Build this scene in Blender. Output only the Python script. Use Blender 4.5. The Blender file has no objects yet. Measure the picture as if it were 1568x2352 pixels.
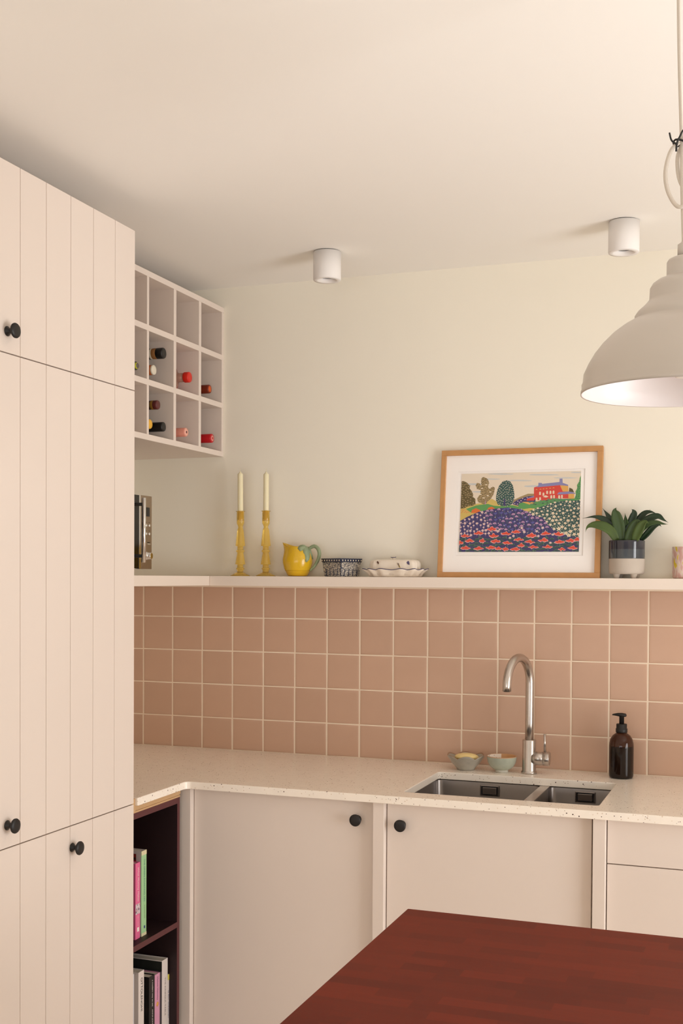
import bpy, bmesh, math, random
from mathutils import Vector, Matrix
random.seed(7)
PI = math.pi
SC = bpy.context.scene
COL = SC.collection

# ------------------------------------------------------------------ camera
def rot_rows(yaw, pitch, roll):
    cy, sy, cp, sp = math.cos(yaw), math.sin(yaw), math.cos(pitch), math.sin(pitch)
    f = Vector((sy*cp, cy*cp, sp)); r = Vector((cy, -sy, 0)); u = r.cross(f)
    cr, sr = math.cos(roll), math.sin(roll)
    return r*cr+u*sr, u*cr-r*sr, f
cd = bpy.data.cameras.new('camera'); cam = bpy.data.objects.new('camera', cd); COL.objects.link(cam)
R_, U_, F_ = rot_rows(-0.3502, -0.021, 0.0061)
cam.matrix_world = Matrix(((R_.x, U_.x, -F_.x, 2.348), (R_.y, U_.y, -F_.y, -4.146), (R_.z, U_.z, -F_.z, 1.597), (0, 0, 0, 1)))
cd.sensor_fit = 'VERTICAL'; cd.sensor_height = 24.0; cd.lens = 2714.476/2352*24.0
cd.shift_y = (1383.5-1176)/2352; cd.clip_start = 0.05
SC.camera = cam

# ------------------------------------------------------------------ world, lights, exposure
w = bpy.data.worlds.new('sky'); SC.world = w; w.use_nodes = True
w.node_tree.nodes['Background'].inputs[0].default_value = (0.90, 0.95, 1.0, 1)
w.node_tree.nodes['Background'].inputs[1].default_value = 0.2
def area(name, loc, direction, sx, sy, power, color):
    l = bpy.data.lights.new(name, 'AREA'); l.shape = 'RECTANGLE'; l.size = sx; l.size_y = sy; l.energy = power; l.color = color
    o = bpy.data.objects.new(name, l); COL.objects.link(o); o.location = loc
    o.rotation_euler = Vector(direction).to_track_quat('-Z', 'Y').to_euler()
    return o
WIN_R = (-2.65, -1.05, 0.10, 2.30)     # glazed opening in the right wall: y0, y1, z0, z1
WIN_F = (0.4, 3.6, 0.10, 2.30)        # unseen opening behind the camera, added for the fill light: x0, x1, z0, z1
area('daylight_right', (4.86, -1.85, 1.15), (-1, 0, 0.60), 2.0, 2.3, 152, (1.0, 1.0, 1.0))
area('fill_rear', (2.0, -6.50, 1.1), (0, 1, 1.25), 3.1, 2.0, 60, (1.0, 1.0, 1.0))  # fill light added behind the camera to lift the fronts and ceiling
SC.view_settings.view_transform = 'Standard'; SC.view_settings.look = 'None'
SC.view_settings.gamma = 1.0; SC.view_settings.use_curve_mapping = False
SC.view_settings.exposure = -0.04
SC.cycles.max_bounces = 12; SC.cycles.diffuse_bounces = 8

# ------------------------------------------------------------------ materials
def lin(c):
    return tuple(((v/255)/12.92 if v/255 <= 0.04045 else ((v/255+0.055)/1.055)**2.4) for v in c)
MATS = {}
def mat(name, rgb, rough=0.6, metal=0.0, var=0.03, scale=6.0, bump=0.0, bscale=60.0, trans=0.0, ior=1.45, coat=0.0, stretch=(1, 1, 1), linear=False, sss=0.0, spec=0.5, alpha=None):
    if name in MATS: return MATS[name]
    m = bpy.data.materials.new(name); m.use_nodes = True; nt = m.node_tree; N = nt.nodes; L = nt.links
    b = N['Principled BSDF']; c = rgb if linear else lin(rgb)
    tc = N.new('ShaderNodeTexCoord'); mp = N.new('ShaderNodeMapping'); mp.inputs['Scale'].default_value = stretch
    L.new(tc.outputs['Object'], mp.inputs[0])
    nz = N.new('ShaderNodeTexNoise'); nz.inputs['Scale'].default_value = scale; nz.inputs['Detail'].default_value = 4
    L.new(mp.outputs[0], nz.inputs['Vector'])
    mx = N.new('ShaderNodeMix'); mx.data_type = 'RGBA'
    mx.inputs['A'].default_value = (*[v*(1-var) for v in c], 1); mx.inputs['B'].default_value = (*[min(1, v*(1+var)) for v in c], 1)
    L.new(nz.outputs['Fac'], mx.inputs['Factor']); L.new(mx.outputs['Result'], b.inputs['Base Color'])
    b.inputs['Roughness'].default_value = rough; b.inputs['Metallic'].default_value = metal
    b.inputs['Transmission Weight'].default_value = trans; b.inputs['IOR'].default_value = ior
    b.inputs['Coat Weight'].default_value = coat; b.inputs['Coat Roughness'].default_value = 0.08
    b.inputs['Specular IOR Level'].default_value = spec
    if sss: b.inputs['Subsurface Weight'].default_value = sss; b.inputs['Subsurface Radius'].default_value = (0.01, 0.007, 0.004)
    if bump:
        n2 = N.new('ShaderNodeTexNoise'); n2.inputs['Scale'].default_value = bscale; L.new(mp.outputs[0], n2.inputs['Vector'])
        bp = N.new('ShaderNodeBump'); bp.inputs['Strength'].default_value = bump; bp.inputs['Distance'].default_value = 0.002
        L.new(n2.outputs['Fac'], bp.inputs['Height']); L.new(bp.outputs[0], b.inputs['Normal'])
    MATS[name] = m
    return m
def nodes_of(m): return m.node_tree.nodes, m.node_tree.links, m.node_tree.nodes['Principled BSDF']

M_CEIL = mat('ceiling_paint', (.88, .855, .815), 0.9, linear=True, var=0.01, scale=2)
M_WALL = mat('wall_paint', (.85, .805, .70), 0.85, linear=True, var=0.015, scale=3, bump=0.05, bscale=250)
M_CAB = mat('pink_cabinet_paint', (.73, .638, .572), 0.55, linear=True, var=0.012, scale=3)
M_SHELF = mat('shelf_paint', (.80, .70, .615), 0.55, linear=True, var=0.012, scale=3)
M_PLINTH = mat('plinth_paint', (.70, .58, .50), 0.6, linear=True)
M_GROUT = mat('grout', (.80, .665, .52), 0.9, linear=True, var=0.05, scale=20, bump=0.1)
M_FLOOR = mat('pale_floor', (216, 202, 186), 0.6, var=0.06, scale=3)
M_WHITE = mat('white_paint', (.80, .77, .75), 0.6, linear=True, var=0.01)
M_BLACK = mat('matt_black_metal', (26, 23, 22), 0.45, var=0.1)
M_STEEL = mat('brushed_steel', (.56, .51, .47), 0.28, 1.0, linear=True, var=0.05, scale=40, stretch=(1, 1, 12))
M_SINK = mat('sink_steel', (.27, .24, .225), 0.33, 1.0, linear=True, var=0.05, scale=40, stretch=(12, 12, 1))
M_CHROME = mat('chrome', (.8, .8, .8), 0.12, 1.0, linear=True, var=0.01)
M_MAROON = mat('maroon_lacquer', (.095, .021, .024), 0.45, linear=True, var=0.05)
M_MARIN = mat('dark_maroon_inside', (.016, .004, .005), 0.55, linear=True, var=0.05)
M_PLY = mat('plywood_edge', (196, 160, 118), 0.7, var=0.18, scale=60, stretch=(1, 0.3, 8))
M_PAGE = mat('paper_pages', (215, 205, 190), 0.9, var=0.06, scale=90, stretch=(1, 8, 1))
M_OAK = mat('oak_frame', (192, 142, 90), 0.5, var=0.14, scale=30, stretch=(1, 1, 1))
M_CANDLE = mat('ivory_wax', (.83, .76, .52), 0.5, linear=True, var=0.02, sss=0.15)
M_AMBER = mat('amber_glass', (1.0, .735, .19), 0.05, linear=True, var=0.02, trans=0.80, ior=1.32, coat=0.3)
M_CLEAR = mat('clear_glass', (.95, .95, .95), 0.03, linear=True, var=0.0, trans=0.95)

def tile_material():
    m = mat('glazed_pink_tile', (.545, .352, .25), 0.42, linear=True, var=0.05, scale=9, bump=0.12, bscale=22)
    N, L, b = nodes_of(m)
    oi = N.new('ShaderNodeObjectInfo'); hs = N.new('ShaderNodeHueSaturation'); mr = N.new('ShaderNodeMapRange')
    mr.inputs['To Min'].default_value = 0.965; mr.inputs['To Max'].default_value = 1.035
    src = b.inputs['Base Color'].links[0].from_socket
    L.new(oi.outputs['Random'], mr.inputs['Value']); L.new(mr.outputs[0], hs.inputs['Value']); L.new(src, hs.inputs['Color'])
    L.new(hs.outputs[0], b.inputs['Base Color'])
    return m
M_TILE = tile_material()

def speckle(m, layers):
    """scatter round chips of other colours over a material: (scale, radius, share, colour)"""
    N, L, b = nodes_of(m)
    for sc, rad, share, col in layers:
        tc = N.new('ShaderNodeTexCoord'); v = N.new('ShaderNodeTexVoronoi'); v.inputs['Scale'].default_value = sc
        L.new(tc.outputs['Object'], v.inputs['Vector'])
        a = N.new('ShaderNodeMath'); a.operation = 'LESS_THAN'; a.inputs[1].default_value = rad; L.new(v.outputs['Distance'], a.inputs[0])
        sp = N.new('ShaderNodeSeparateColor'); L.new(v.outputs['Color'], sp.inputs[0])
        c2 = N.new('ShaderNodeMath'); c2.operation = 'LESS_THAN'; c2.inputs[1].default_value = share; L.new(sp.outputs[0], c2.inputs[0])
        mu = N.new('ShaderNodeMath'); mu.operation = 'MULTIPLY'; L.new(a.outputs[0], mu.inputs[0]); L.new(c2.outputs[0], mu.inputs[1])
        mx = N.new('ShaderNodeMix'); mx.data_type = 'RGBA'; mx.inputs['B'].default_value = (*col, 1)
        src = b.inputs['Base Color'].links[0].from_socket
        L.new(src, mx.inputs['A']); L.new(mu.outputs[0], mx.inputs['Factor']); L.new(mx.outputs['Result'], b.inputs['Base Color'])
    return m
M_STONE = speckle(mat('speckled_quartz', (.90, .825, .73), 0.22, linear=True, var=0.05, scale=25),
                  [(150, .28, .16, (.70, .58, .46)), (120, .26, .16, (.92, .84, .76)), (110, .23, .085, (.10, .06, .05)), (210, .28, .06, (.20, .13, .10))])

def island_material():
    m = mat('oiled_block_wood', (.138, .0150, .0050), 0.5, spec=0.2, linear=True, var=0.12, scale=14, stretch=(.5, 6, 1))
    N, L, b = nodes_of(m)
    tc = N.new('ShaderNodeTexCoord'); br = N.new('ShaderNodeTexBrick')
    br.inputs['Scale'].default_value = 1.0; br.inputs['Brick Width'].default_value = 0.11; br.inputs['Row Height'].default_value = 0.036
    br.inputs['Mortar Size'].default_value = 0.0; br.offset = 0.37; br.squash = 1.0
    br.inputs['Color1'].default_value = (.80, .80, .80, 1); br.inputs['Color2'].default_value = (1.25, 1.28, 1.25, 1)
    L.new(tc.outputs['Object'], br.inputs['Vector'])
    mx = N.new('ShaderNodeMix'); mx.data_type = 'RGBA'; mx.blend_type = 'MULTIPLY'; mx.inputs['Factor'].default_value = 0.8
    src = b.inputs['Base Color'].links[0].from_socket
    L.new(src, mx.inputs['A']); L.new(br.outputs['Color'], mx.inputs['B']); L.new(mx.outputs['Result'], b.inputs['Base Color'])
    return m
M_ISLAND = island_material()

# ------------------------------------------------------------------ mesh helpers
class MB:
    def __init__(s): s.v = []; s.f = []; s.mi = []; s.sm = []
    def add(s, vs, fs, mi=0, sm=False):
        n = len(s.v); s.v += [tuple(p) for p in vs]
        for f in fs: s.f.append([i+n for i in f]); s.mi.append(mi); s.sm.append(sm)
        return s
    def box(s, x0, x1, y0, y1, z0, z1, mi=0):
        vs = [(x, y, z) for z in (z0, z1) for y in (y0, y1) for x in (x0, x1)]
        return s.add(vs, [(0, 2, 3, 1), (4, 5, 7, 6), (0, 1, 5, 4), (2, 6, 7, 3), (0, 4, 6, 2), (1, 3, 7, 5)], mi)
    def loft(s, rings, cap0=True, cap1=True, mi=0, sm=True, close=False):
        n = len(rings[0]); vs = [p for r in rings for p in r]; fs = []
        m = len(rings); last = m if close else m-1
        for k in range(last):
            a = k*n; b = ((k+1) % m)*n
            for i in range(n): j = (i+1) % n; fs.append((a+i, a+j, b+j, b+i))
        s.add(vs, fs, mi, sm)
        if cap0: s.add(rings[0], [tuple(range(n))[::-1]], mi, False)
        if cap1: s.add(rings[-1], [tuple(range(n))], mi, False)
        return s
    def lathe(s, prof, c=(0, 0, 0), seg=32, axis='z', cap0=True, cap1=True, mi=0, sm=True, close=False, fr=None):
        rings = []
        for r, h in prof:
            ring = []
            for i in range(seg):
                a = 2*PI*i/seg; k = fr(a, r, h) if fr else r
                p = (k*math.cos(a), k*math.sin(a), h)
                if axis == 'x': p = (p[2], p[0], p[1])
                elif axis == 'y': p = (p[1], -p[2], p[0])
                ring.append((p[0]+c[0], p[1]+c[1], p[2]+c[2]))
            rings.append(ring)
        return s.loft(rings, cap0, cap1, mi, sm, close)
    def tube(s, path, r, seg=10, cap=True, mi=0, sm=True, closed=False):
        P = [Vector(p) for p in path]; n = len(P); rings = []; nrm = None
        for i, p in enumerate(P):
            if closed: t = P[(i+1) % n]-P[i-1]
            else: t = P[min(i+1, n-1)]-P[max(i-1, 0)]
            t.normalize()
            if nrm is None:
                nrm = t.orthogonal().normalized()
            nrm = (nrm-t*nrm.dot(t)).normalized(); bn = t.cross(nrm)
            rr = r[i] if isinstance(r, (list, tuple)) else r
            rings.append([tuple(p+(nrm*math.cos(2*PI*k/seg)+bn*math.sin(2*PI*k/seg))*rr) for k in range(seg)])
        return s.loft(rings, cap and not closed, cap and not closed, mi, sm, closed)
    def build(s, name, mats, parent=None, bevel=0.0, local=False, segs=2, solid=0.0, loc=None):
        off = Vector((0, 0, 0))
        if loc is not None: off = Vector(loc)
        elif parent is not None and not local:
            r = parent
            while r: off += Vector(r.location); r = r.parent
        me = bpy.data.meshes.new(name)
        me.from_pydata([tuple(Vector(p)-off) for p in s.v], [], s.f)
        if not isinstance(mats, (list, tuple)): mats = [mats]
        for m in mats: me.materials.append(m)
        me.polygons.foreach_set('material_index', s.mi); me.polygons.foreach_set('use_smooth', s.sm)
        bm = bmesh.new(); bm.from_mesh(me); bmesh.ops.remove_doubles(bm, verts=bm.verts, dist=1e-6)
        bmesh.ops.recalc_face_normals(bm, faces=bm.faces); bm.to_mesh(me); bm.free()
        me.update()
        o = bpy.data.objects.new(name, me); COL.objects.link(o); o.parent = parent
        if loc is not None: o.location = loc
        if bevel:
            b = o.modifiers.new('bevel', 'BEVEL'); b.width = bevel; b.segments = segs; b.limit_method = 'ANGLE'; b.angle_limit = math.radians(40); b.harden_normals = False
        if solid:
            b = o.modifiers.new('thickness', 'SOLIDIFY'); b.thickness = solid; b.offset = 0
        return o
def box(*a): return MB().box(*a)
def thing(name, label, cat, loc=(0, 0, 0), group=None, rot=None):
    o = bpy.data.objects.new(name, None); COL.objects.link(o); o.location = loc; o.empty_display_size = 0.05
    if rot: o.rotation_euler = rot
    o['label'] = label; o['category'] = cat
    if group: o['group'] = group
    return o
def tag(o, label, cat, group=None):
    o['label'] = label; o['category'] = cat
    if group: o['group'] = group
    return o
def struct(o): o['kind'] = 'structure'; return o
def rrect(x0, x1, y0, y1, r, z, n=5):
    pts = []
    for cx, cy, a0 in ((x1-r, y1-r, 0), (x0+r, y1-r, 90), (x0+r, y0+r, 180), (x1-r, y0+r, 270)):
        for k in range(n+1):
            a = math.radians(a0+90*k/n); pts.append((cx+r*math.cos(a), cy+r*math.sin(a), z))
    return pts
def slab(outline, holes, z0, z1, mi=0):
    """a flat slab of any outline, with holes"""
    bm = bmesh.new(); es = []
    for loop in [outline]+holes:
        vs = [bm.verts.new((x, y, z0)) for x, y in loop]
        for i in range(len(vs)): es.append(bm.edges.new((vs[i], vs[(i+1) % len(vs)])))
    bmesh.ops.triangle_fill(bm, use_beauty=True, use_dissolve=False, edges=es)
    r = bmesh.ops.extrude_face_region(bm, geom=bm.faces[:])
    for g in r['geom']:
        if isinstance(g, bmesh.types.BMVert): g.co.z = z1
    bm.verts.index_update(); m = MB()
    m.add([v.co[:] for v in bm.verts], [[v.index for v in f.verts] for f in bm.faces], mi); bm.free()
    return m
def smoothpath(pts, n=8):
    P = [Vector(p) for p in pts]; P = [P[0]*2-P[1]]+P+[P[-1]*2-P[-2]]; out = []
    for i in range(1, len(P)-2):
        for k in range(n):
            t = k/n; a, b, c, d = P[i-1:i+3]
            out.append(0.5*((2*b)+(c-a)*t+(2*a-5*b+4*c-d)*t*t+(3*b-a-3*c+d)*t**3))
    out.append(P[-2]); return [tuple(p) for p in out]
def lettering(s, height, length, frame, mname, parent, thick=0.0003, name='lettering', shear=0.0):
    """flat raised print: text of a given length and cap height laid in the frame (origin, x axis, y axis)"""
    c = bpy.data.curves.new('text', 'FONT'); c.body = s; c.size = 1; c.shear = shear; t = bpy.data.objects.new('text', c); COL.objects.link(t)
    bpy.context.view_layer.update()
    dg = bpy.context.evaluated_depsgraph_get(); me = bpy.data.meshes.new_from_object(t.evaluated_get(dg))
    bpy.data.objects.remove(t); bpy.data.curves.remove(c)
    vs = [v.co.copy() for v in me.vertices]; fs = [list(p.vertices) for p in me.polygons]; bpy.data.meshes.remove(me)
    x0 = min(v.x for v in vs); x1 = max(v.x for v in vs); y0 = min(v.y for v in vs); y1 = max(v.y for v in vs)
    o, ax, ay = [Vector(q) for q in frame]; nz = ax.cross(ay)
    pts = [o+ax*((v.x-x0)/(x1-x0)*length)+ay*((v.y-y0)/(y1-y0)*height-height/2)+nz*thick for v in vs]
    return MB().add(pts, fs).build(name, MATS[mname], parent)

# ------------------------------------------------------------------ room shell
XL, XR, YF, ZC = -0.10, 4.20, -6.30, 2.71
struct(box(XL-0.15, XR+0.15, YF-0.15, 0.15, -0.12, 0).build('floor', M_FLOOR))
struct(box(XL-0.15, XR+0.15, YF-0.15, 0.15, ZC, ZC+0.15).build('ceiling', M_CEIL))
wall_back = struct(box(XL-0.15, XR+0.15, 0, 0.15, 0, ZC).build('wall_back', M_WALL))
struct(box(XL-0.15, XL, YF, 0, 0, ZC).build('wall_left', M_WALL))
y0, y1, z0, z1 = WIN_R
m = MB(); m.box(XR, XR+0.15, YF, y0, 0, ZC); m.box(XR, XR+0.15, y1, 0, 0, ZC); m.box(XR, XR+0.15, y0, y1, z1, ZC); m.box(XR, XR+0.15, y0, y1, 0, z0)
struct(m.build('wall_right', M_WALL))
x0, x1, z2, z3 = WIN_F
m = MB(); m.box(XL, x0, YF-0.15, YF, 0, ZC); m.box(x1, XR, YF-0.15, YF, 0, ZC); m.box(x0, x1, YF-0.15, YF, z3, ZC); m.box(x0, x1, YF-0.15, YF, 0, z2)
struct(m.build('wall_front', M_WALL))
wn = box(XR+0.03, XR+0.09, y0, y1, z0, z0+0.05).build('window_1', M_WHITE); struct(wn)
for k in range(3):
    yy = y0+(y1-y0)*k/2; yy = min(max(yy, y0+0.03), y1-0.03)
    box(XR+0.03, XR+0.09, yy-0.03, yy+0.03, z0+0.05, z1).build('mullion', M_WHITE, wn)
for k in range(1, 4):
    zz = z0+(z1-z0)*k/3-0.02
    box(XR+0.045, XR+0.075, y0+0.03, y1-0.03, zz-0.02, zz+0.02).build('glazing_bar', M_WHITE, wn)
wf = box(x0, x1, YF-0.09, YF-0.03, z2, z2+0.06).build('fill_window', M_WHITE); struct(wf)  # unseen window frame, added to go with the rear fill light
for k in range(4):
    xx = min(max(x0+(x1-x0)*k/3, x0+0.04), x1-0.04)
    box(xx-0.04, xx+0.04, YF-0.09, YF-0.03, z2+0.06, z3).build('mullion', M_WHITE, wf)

# ------------------------------------------------------------------ tiles on the back wall
ZW = 0.928                      # top of the stone
PT = 0.130; ROW0 = 1.570
box(XL+0.001, 2.80, -0.0072, 0.0, 0.90, 1.5625).build('grout_bed', M_GROUT, wall_back)
def tile_mesh(w, h, k):
    rnd = random.Random(k); n = 4; t = 0.010; e = 0.0035
    r = lambda s: rnd.uniform(-s, s)
    def ring(ins, y): return [(-w/2+ins+c[0], y, -h/2+ins+c[1]) for c in ((0, 0),)]+[(w/2-ins, y, -h/2+ins), (w/2-ins, y, h/2-ins), (-w/2+ins, y, h/2-ins)]
    j = [(r(.0007), r(.0006)) for _ in range(4)]
    rings = []
    for ins, y in ((0, 0.004), (0, -0.0006), (0.0008, -0.0016), (0.003, -0.0021), (0.010, -0.0023)):
        rg = ring(ins, y); rings.append([(p[0]+j[i][0], p[1]+(r(.0004) if ins > .003 else 0), p[2]+j[i][1]) for i, p in enumerate(rg)])
    return MB().loft(rings, False, True, sm=True)
variants = {}
def put_tile(cx, cz, w, h):
    key = (round(w, 4), round(h, 4), random.randint(0, 5))
    if key not in variants:
        o = tile_mesh(w, h, len(variants)+3).build('tile', M_TILE, wall_back, local=True); variants[key] = o.data
    else:
        o = bpy.data.objects.new('tile', variants[key]); COL.objects.link(o); o.parent = wall_back
    o.location = (cx, -0.006, cz)
for row in range(5):
    zt, zb = ROW0-PT*row-0.0017, ROW0-PT*(row+1)+0.0017
    if row == 0: zt = 1.557
    if row == 4: zb = ZW+0.001
    for c in range(-1, 21):
        xa, xb = c*PT+0.0024, (c+1)*PT-0.0024
        if c == -1: xa = XL+0.002
        put_tile((xa+xb)/2, (zt+zb)/2, xb-xa, zt-zb)

# ------------------------------------------------------------------ stone worktop
XWE = 2.75
rt = 0.555; yf = -0.704; r = 0.014
out = [(XL, -0.0105), (XL, -1.018), (rt, -1.018)]
for k in range(7):              # the rounded inner corner of the L
    a = math.radians(180-90*k/6); out.append((rt+0.018+0.018*math.cos(a), yf-0.018+0.018*math.sin(a)))
out += [(XWE, yf), (XWE, -0.0105)]
hole = [(p[0], p[1]) for p in rrect(1.270, 1.872, -0.620, -0.205, 0.014, 0, 4)]
top = slab(out, [hole], ZW-0.0245, ZW).build('stone_worktop', M_STONE, bevel=0.0022)
tag(top, 'pale speckled stone worktop in an L shape round the sink', 'worktop')

# ------------------------------------------------------------------ sink
sk = thing('kitchen_sink', 'stainless steel double bowl sink let into the stone worktop', 'sink', (1.57, -0.41, 0.72))
def bowl_mesh(x0, x1, y0, y1, dz):
    zt = ZW-0.026; rings = []
    for ins, z, r in ((-0.010, zt, .022), (0.0, zt, .022), (0.001, zt-0.004, .022), (0.004, zt-dz+0.03, .022), (0.012, zt-dz+0.008, .025), (0.03, zt-dz, .03)):
        rings.append(rrect(x0+ins, x1-ins, y0+ins, y1-ins, r, z, 6))
    m = MB().loft(rings, False, True)
    outer = []
    for ins, z, r in ((-0.010, zt, .022), (-0.010, zt-0.002, .022), (-0.0025, zt-0.004, .022), (0.002, zt-dz+0.03, .022), (0.028, zt-dz-0.002, .03)):
        outer.append(rrect(x0+ins, x1-ins, y0+ins, y1-ins, r, z, 6))
    return m.loft(outer, False, True)
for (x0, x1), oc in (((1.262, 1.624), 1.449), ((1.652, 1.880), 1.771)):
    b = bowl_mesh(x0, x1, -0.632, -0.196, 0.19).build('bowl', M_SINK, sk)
    ov = MB()
    ov.loft([[(oc+dx*sx, yy, 0.8735+dz*sx) for dx, dz in ((-.033, -.018), (.033, -.018), (.033, .018), (-.033, .018))] for sx, yy in ((1.0, -0.199), (1.0, -0.2045), (0.88, -0.2055), (0.80, -0.2015))], False, False, sm=False)
    ov.build('overflow_rim', M_SINK, b)
    box(oc-.024, oc+.024, -0.2065, -0.2005, 0.8735-.0115, 0.8735+.0115).build('overflow_cover', M_SINK, b, bevel=0.0015)
    box(oc-.0285, oc+.0285, -0.2025, -0.1995, 0.8735-.0150, 0.8735+.0150).build('overflow_slot', M_BLACK, b)
    MB().lathe([(0.044, 0), (0.044, 0.003), (0.036, 0.004), (0.034, 0.001), (0.01, 0.001)], (oc, -0.41, ZW-0.216), 24).build('drain', M_STEEL, b)

box(1.6225, 1.6535, -0.625, -0.2030, ZW-.0259, ZW-.0251).build('divider', M_STEEL, sk)

# ------------------------------------------------------------------ tap
tx, ty = 1.567, -0.119
tp = thing('mixer_tap', 'tall brushed steel swan-neck mixer tap behind the sink', 'tap', (tx, ty, ZW))
MB().lathe([(.027, ZW), (.027, ZW+.006), (.0245, ZW+.008), (.0235, ZW+.010), (.0235, ZW+.114), (.022, ZW+.117)], (tx, ty, 0), 32).build('tap_body', M_STEEL, tp)
d = Vector((-0.235, -0.972, 0)).normalized(); Ra = 0.090; zc = 1.240
pth = [(tx, ty, 1.03), (tx, ty, 1.10), (tx, ty, 1.18)]
for k in range(25):
    a = PI*k/24; p = Vector((tx, ty, zc))+d*(Ra-Ra*math.cos(a)); p.z = zc+Ra*math.sin(a); pth.append(tuple(p))
e = Vector((tx, ty, 0))+d*(2*Ra); pth.append((e.x, e.y, 1.224))
s_ = MB().tube(pth, 0.0145, 18).build('spout', M_STEEL, tp)
MB().lathe([(.0105, 0.0), (.0105, -.0012)], (e.x, e.y, 1.2237), 18).build('nozzle', M_BLACK, s_)
MB().lathe([(.0235, .012), (.0235, .047), (.0225, .0475), (.0225, .049), (.0245, .0495), (.0245, .068), (.023, .071)], (tx, ty, 0.981), 28, 'x').build('cartridge', M_STEEL, tp)
lv = MB().tube([(tx+.054, ty, 1.002), (tx+.053, ty, 1.066)], 0.0042, 12).build('lever', M_STEEL, tp)

# ------------------------------------------------------------------ shelf
sh = thing('corner_shelf', 'long pale pink shelf above the tiles, deeper at its left end', 'shelf', (0.344, -0.06, 1.563))
box(0.345, XWE, -0.118, -0.0005, 1.563, 1.600).build('shelf_board', M_SHELF, sh, bevel=0.0015)
box(XL+.0005, 0.3443, -1.035, -0.0005, 1.5635, 1.600).build('shelf_board', M_SHELF, sh, bevel=0.0015)

# ------------------------------------------------------------------ knobs and fronts
def knob_mb(c, axis, k=1.0):
    prof = [(0.0125, 0), (0.0125, .002), (.0075, .007), (.0060, .011), (.0065, .015), (.015, .0195), (.0185, .0225), (.0190, .0255), (.0175, .028), (.010, .0292), (.002, .0295)]
    return MB().lathe([(r_*k, h*k) for r_, h in prof], c, 28, axis)

# ------------------------------------------------------------------ tall cabinet on the left
XF = 0.555
tc_ = thing('tall_cabinet', 'floor to ceiling pale pink cabinet with grooved board doors and black knobs', 'cabinet', (0.2, -1.7, 0))
m = MB(); m.box(XL+.001, XF-.0225, -2.366, -1.046, 0.10, 2.612); m.build('carcass', M_CAB, tc_)
box(XL+.001, XF-.07, -2.366, -1.046, 0, 0.10).build('plinth', M_PLINTH, tc_)
edges = [-1.042, -1.154, -1.269, -1.3825, -1.497, -1.6105, -1.7005]
mirror = [-1.704+(e_+1.042) for e_ in edges]
for nm, za, zb in (('door', 2.1505, 2.622), ('door', 0.9155, 2.1475), ('drawer_front', 0.105, 0.9125)):
    for ed, side in ((edges, 0), (mirror, 1)):
        dr = box(XF-.022, XF-.0025, ed[-1], ed[0], za, zb).build(nm, M_CAB, tc_)
        for k in range(6):
            a_ = 0 if k == 0 else .0011; b_ = 0 if k == 5 else .0011
            box(XF-.0025, XF, ed[k+1]+b_, ed[k]-a_, za, zb).build('board', M_CAB, dr, bevel=0.0006, segs=1)
        if nm == 'door':
            kz = 2.203 if za > 2 else 0.972
            ky = -1.665 if side == 0 else -1.742
        else: kz = 0.854; ky = -1.373 if side == 0 else -2.034
        if side == 0: kb = knob_mb((XF-.0005, ky, kz), 'x').build('knob', M_BLACK, dr); kb['label'] = 'round black knob'

# ------------------------------------------------------------------ maroon bookcase under the return
BX = 0.535
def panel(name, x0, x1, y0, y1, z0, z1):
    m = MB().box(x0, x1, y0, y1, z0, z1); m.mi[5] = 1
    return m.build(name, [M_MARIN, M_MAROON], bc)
bc = thing('open_bookcase', 'dark maroon open bookcase under the left end of the worktop', 'bookcase', (0.35, -0.86, 0))
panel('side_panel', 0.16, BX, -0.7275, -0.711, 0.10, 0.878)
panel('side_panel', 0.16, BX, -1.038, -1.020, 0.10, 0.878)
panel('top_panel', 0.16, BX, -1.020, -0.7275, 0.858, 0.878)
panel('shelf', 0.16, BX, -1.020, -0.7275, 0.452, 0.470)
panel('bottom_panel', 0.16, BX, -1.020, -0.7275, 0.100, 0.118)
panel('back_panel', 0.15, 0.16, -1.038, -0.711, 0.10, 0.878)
m = MB(); m.box(0.16, BX+.002, -1.036, -0.712, 0.878, 0.8835); m.box(0.16, BX-.0005, -1.036, -0.712, 0.8835, 0.8875); m.box(0.16, BX+.003, -1.036, -0.712, 0.8875, 0.9030)
m.build('plywood_strip', M_PLY, bc)
box(0.30, BX+.012, -1.041, -1.0185, 0.884, 0.926).build('filler_strip', M_PLY, bc)
box(0.16, BX-.05, -1.038, -0.711, 0, 0.10).build('plinth', M_PLINTH, bc)

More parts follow.
